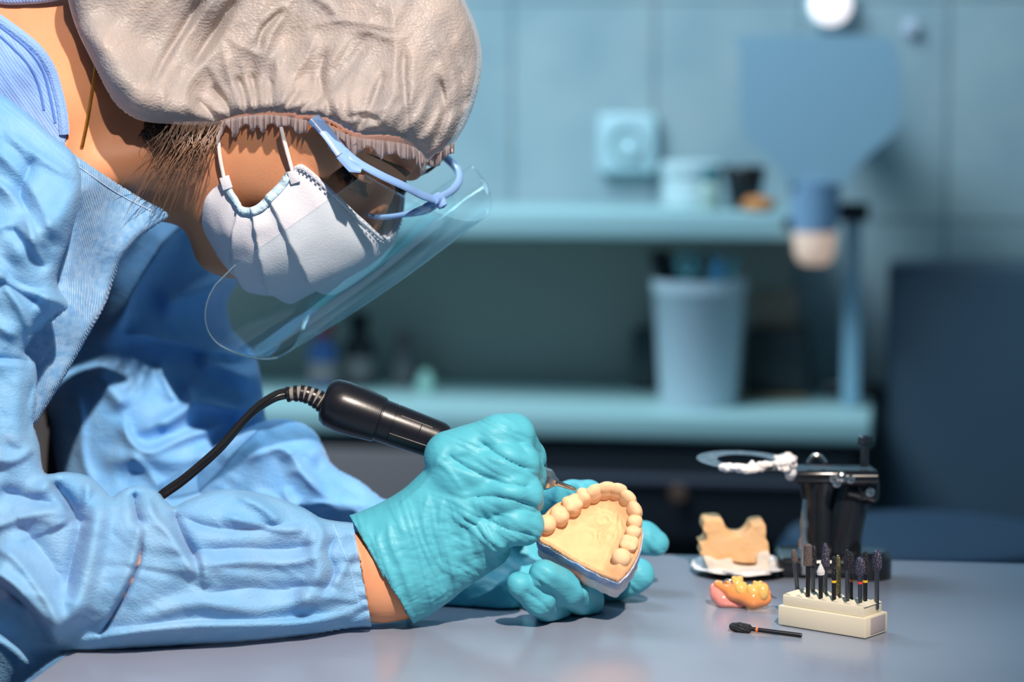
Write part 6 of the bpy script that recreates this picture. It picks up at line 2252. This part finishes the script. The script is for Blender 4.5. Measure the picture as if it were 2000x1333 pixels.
# teeth: own shapes along the arch. (px,py, along mm, across mm, height mm, lobes)
TEETH = [(1068, 1020, 5.2, 5.4, 5.6, 1), (1093, 1003, 5.4, 5.8, 6.8, 2), (1118, 982, 5.6, 5.6, 8.0, 3), (1140, 966, 4.8, 4.8, 8.5, 2),
         (1161, 957, 4.9, 4.0, 10.5, 0), (1184, 951, 4.9, 3.6, 11.5, 0), (1207, 954, 4.9, 3.6, 11.5, 0), (1227, 969, 4.6, 3.8, 10.5, 0), (1240, 992, 4.4, 4.0, 9.0, 0),
         (1240, 1016, 4.2, 4.4, 6.8, 2), (1237, 1037, 3.9, 4.6, 6.0, 2), (1229, 1060, 4.8, 5.4, 5.6, 3), (1214, 1086, 5.2, 5.6, 6.5, 1)]
for i, (px, py, al, ac, hg, lob) in enumerate(TEETH):
    # top of the tooth is seen at (px,py): put the crown's top there
    top = KP(px, py, hg * .001 * 0.75)
    cxy = kxy(top)
    d_, s_, t_ = seg_dist(np.array([cxy[0]]), np.array([cxy[1]]), arcK)
    k = int(np.clip(t_[0] * (len(arcK) - 1), 1, len(arcK) - 2))
    tg = arcK[k + 1] - arcK[k - 1]; tg /= np.hypot(*tg)
    ax_a = KX * tg[0] + KY * tg[1]; ax_c = KN.cross(ax_a)
    Mt = np.array([list(ax_a), list(ax_c), list(KN)])
    base = KC + KX * cxy[0] + KY * cxy[1]
    FD = Field(np.array(base) - .016, np.array(base) + .016, .0006)
    a_, c_, h_ = al * .00118, ac * .00115, hg * .00108
    FD.ell(base + KN * h_ * .25, (a_ * .94, c_ * .92, h_ * .75), Mt, .001)
    FD.cone(base - KN * .003, base + KN * h_ * .3, min(a_, c_) * .80, min(a_, c_) * .86, .002)
    if lob == 0:      # blade-like front tooth
        FD.cone(base + ax_a * -a_ * .62 + KN * h_ * .66, base + ax_a * a_ * .62 + KN * h_ * .66, .0019, .0019, .0030)
        FD.cone(base + ax_a * -a_ * .5 + KN * h_ * .2, base + ax_a * a_ * .5 + KN * h_ * .2, .0030, .0030, .0030)
    elif lob == 1:
        FD.ell(base + KN * h_ * .62, (a_ * .72, c_ * .72, h_ * .36), Mt, .002)
    else:
        for q in ([(-.42, .42), (.42, .42), (-.42, -.42), (.42, -.42)] if lob == 3 else [(0, .48), (0, -.48)]):
            FD.ell(base + ax_a * a_ * q[0] + ax_c * c_ * q[1] + KN * h_ * .66, (a_ * .46, c_ * .42, h_ * .30), Mt, .0012)
        FD.ell(base + KN * h_ * 1.06, (a_ * .28, c_ * .14, h_ * .12), Mt, .001, 'sub')
    V1, F1 = FD.mesh()
    V1 = relax(V1, F1, 1, .4)
    mesh_np('tooth', V1, F1, M['tooth_stone'], cast_root)
b = MB()
for (px, py, r_) in [(1137, 970, .00055), (1141, 973, .0003), (1147, 967, .0003)]:
    p = KP(px, py, .0070)
    b.lathe([(0, r_), (.0008, r_)], p, KN, 8)
b.build('ground_specks', mat('speck', (0.12, 0.03, 0.02), 0.7), cast_root)

# ================================================================== handpiece
A0 = P(634, 782, 1.478); A1 = P(1066, 936, 1.4745)
hax = (A1 - A0).normalized()
hroot = empty('handpiece', A0, 'black electric handpiece with a cable held in the right glove', 'handpiece')
mm = (A1 - A0).length / 0.1435


def hs(px):   # distance along the axis for a picture column on the axis
    best = None
    for k in range(600):
        q = A0 + hax * (k * .00035 - .03)
        x, _ = proj(np.array(q))
        if best is None or abs(x - px) < best[0]: best = (abs(x - px), k * .00035 - .03)
    return best[1]


b = MB()
sA_, sB_ = hs(632), hs(742)
b.lathe([(sA_, .0), (sA_, .0095), (sA_ + .0015, .0130), (sA_ + .005, .0152), (sA_ + .012, .0160), (sA_ + .022, .0157), (sB_ - .003, .0146), (sB_ - .0005, .0143), (sB_, .0138)], A0, hax, 48, cap=False)
b.build('rear_housing', M['black'], hroot)
b = MB()
sC_ = hs(868)
b.lathe([(sB_ - .002, .0136), (sB_ + .0004, .0137), (sB_ + .0008, .0132), (sB_ + .008, .0130), (sB_ + .0082, .0127), (sB_ + .0088, .0127), (sB_ + .009, .0130), (sC_ - .006, .0120), (sC_ - .003, .0117), (sC_, .0105), (sC_ + .0002, .0)], A0, hax, 48, cap=False)
b.build('front_sleeve', M['black'], hroot)
b = MB(); b.lathe([(sC_ + .0002, .0100), (sC_ + .0006, .0104), (sC_ + .0010, .0100)], A0, hax, 48, cap=False); b.build('ring', M['steel'], hroot)
b = MB(); b.lathe([(sC_, .0086), (sC_ + .03, .0080), (hs(1040), .0062), (hs(1045), .0060), (hs(1046), 0)], A0, hax, 36, cap=False); b.build('grip', M['black'], hroot)
# raised lines on the sleeve
u_ = (Vector((0, -1, 0)) - hax * hax.dot(Vector((0, -1, 0)))).normalized(); v_ = hax.cross(u_)
if v_.z < 0: v_ = -v_
b = MB()
for (ang, s0_, s1_) in [(-18, hs(768), hs(845)), (40, hs(778), hs(838))]:
    d3 = u_ * math.cos(R(ang)) + v_ * math.sin(R(ang))
    b.tube([A0 + hax * s0_ + d3 * .01285, A0 + hax * s1_ + d3 * .01215], .00028, 6)
b.build('line_marks', M['grey_dust'], hroot)
b = MB()
pts = []
for ang in np.linspace(-15, 42, 9):
    d3 = u_ * math.cos(R(ang)) + v_ * math.sin(R(ang)); pts.append(A0 + hax * hs(818) + d3 * .0124)
b.tube(pts, .00026, 6); b.build('groove', M['black_gloss'], hroot)
# chuck and bur
b = MB()
c0_ = hs(1040)
b.lathe([(c0_, .0), (c0_, .0060), (c0_ + .005, .0062), (c0_ + .0055, .0068), (c0_ + .0105, .0068), (c0_ + .012, .0058), (c0_ + .0150, .0030), (c0_ + .0165, .0024), (c0_ + .017, .0)], A0, hax, 10, cap=False)
b.build('chuck', M['steel'], hroot, sharp=20)
b = MB()
tipp = A0 + hax * (hs(1120))
b.lathe([(hs(1075), .0017), (hs(1078), .0022), (hs(1080), .0017), (hs(1116), .0014), (hs(1123), .0010), (hs(1125), 0)], A0, hax, 16, cap=False)
b.build('bur', M['brass'], hroot)
# strain relief with ribs
sr0 = A0 + hax * sA_
srl = crom([tuple(P(*q)) for q in [(632, 788, 1.478), (612, 776, 1.478), (588, 769, 1.478), (560, 771, 1.478)]], 12)
b = MB(); b.tube(srl.tolist(), [.0058 - .0018 * i / (len(srl) - 1) for i in range(len(srl))], 14); relief = b.build('strain_relief', M['grey_dust'], hroot)
b = MB()
nsr = len(srl)
for k in range(7):
    i = int(2 + k * (nsr - 5) / 6.0)
    p = Vector(srl[i]); t = (Vector(srl[i + 1]) - Vector(srl[i - 1])).normalized()
    r_ = .0066 - .0019 * i / nsr
    b.lathe([(-.0012, r_ * .9), (-.0009, r_), (.0009, r_), (.0012, r_ * .9)], p, t, 20)
b.build('rib', M['black'], relief)
# cable
cpts = [(562, 771, 1.478), (535, 778, 1.476), (500, 800, 1.470), (465, 835, 1.462), (430, 875, 1.455), (390, 912, 1.448), (350, 945, 1.444), (312, 972, 1.442), (285, 1000, 1.452), (262, 1040, 1.462), (250, 1090, 1.475)]
b = MB(); cl = crom([tuple(P(*q)) for q in cpts], 10); b.tube(cl.tolist(), .0027, 12)
b.build('cable', M['cable'], hroot)
b = MB(); b.tube([tuple(np.array(p) + np.array([0.0016, -.0006, .0030 - .0])) for p in cl.tolist()], .0018, 10); b.build('cable_lead', M['cable'], hroot)

# ================================================================== chair behind the person
root = empty('office_chair', (-0.36, 1.80, 0), 'black office chair the person sits on, showing as a dark gap behind the arm', 'chair')
b = MB(); q = P(90, 870, 1.74); b.box((q.x - .09, 1.815, .80), (.34, .045, .46), None, .02, 3); b.build('backrest', M['black'], root)
b = MB(); b.box((q.x - .05, 1.95, .47), (.42, .40, .07), None, .03, 3); b.build('seat', M['black'], root)
b = MB(); b.lathe([(0, .025), (.42, .025)], (q.x - .05, 1.95, .02), n=20); b.build('column', M['steel'], root)
b = MB(); b.box((q.x - .05, 1.845, .53), (.06, .05, .16), None, .01, 2); b.build('back_bracket', M['black'], root)
b = MB()
for k in range(5):
    t = 2 * math.pi * k / 5 + .3
    b.tube([(q.x - .05, 1.95, .08), (q.x - .05 + .24 * math.cos(t), 1.95 + .24 * math.sin(t), .03)], [.02, .016], 10)
b.build('foot_star', M['black'], root)
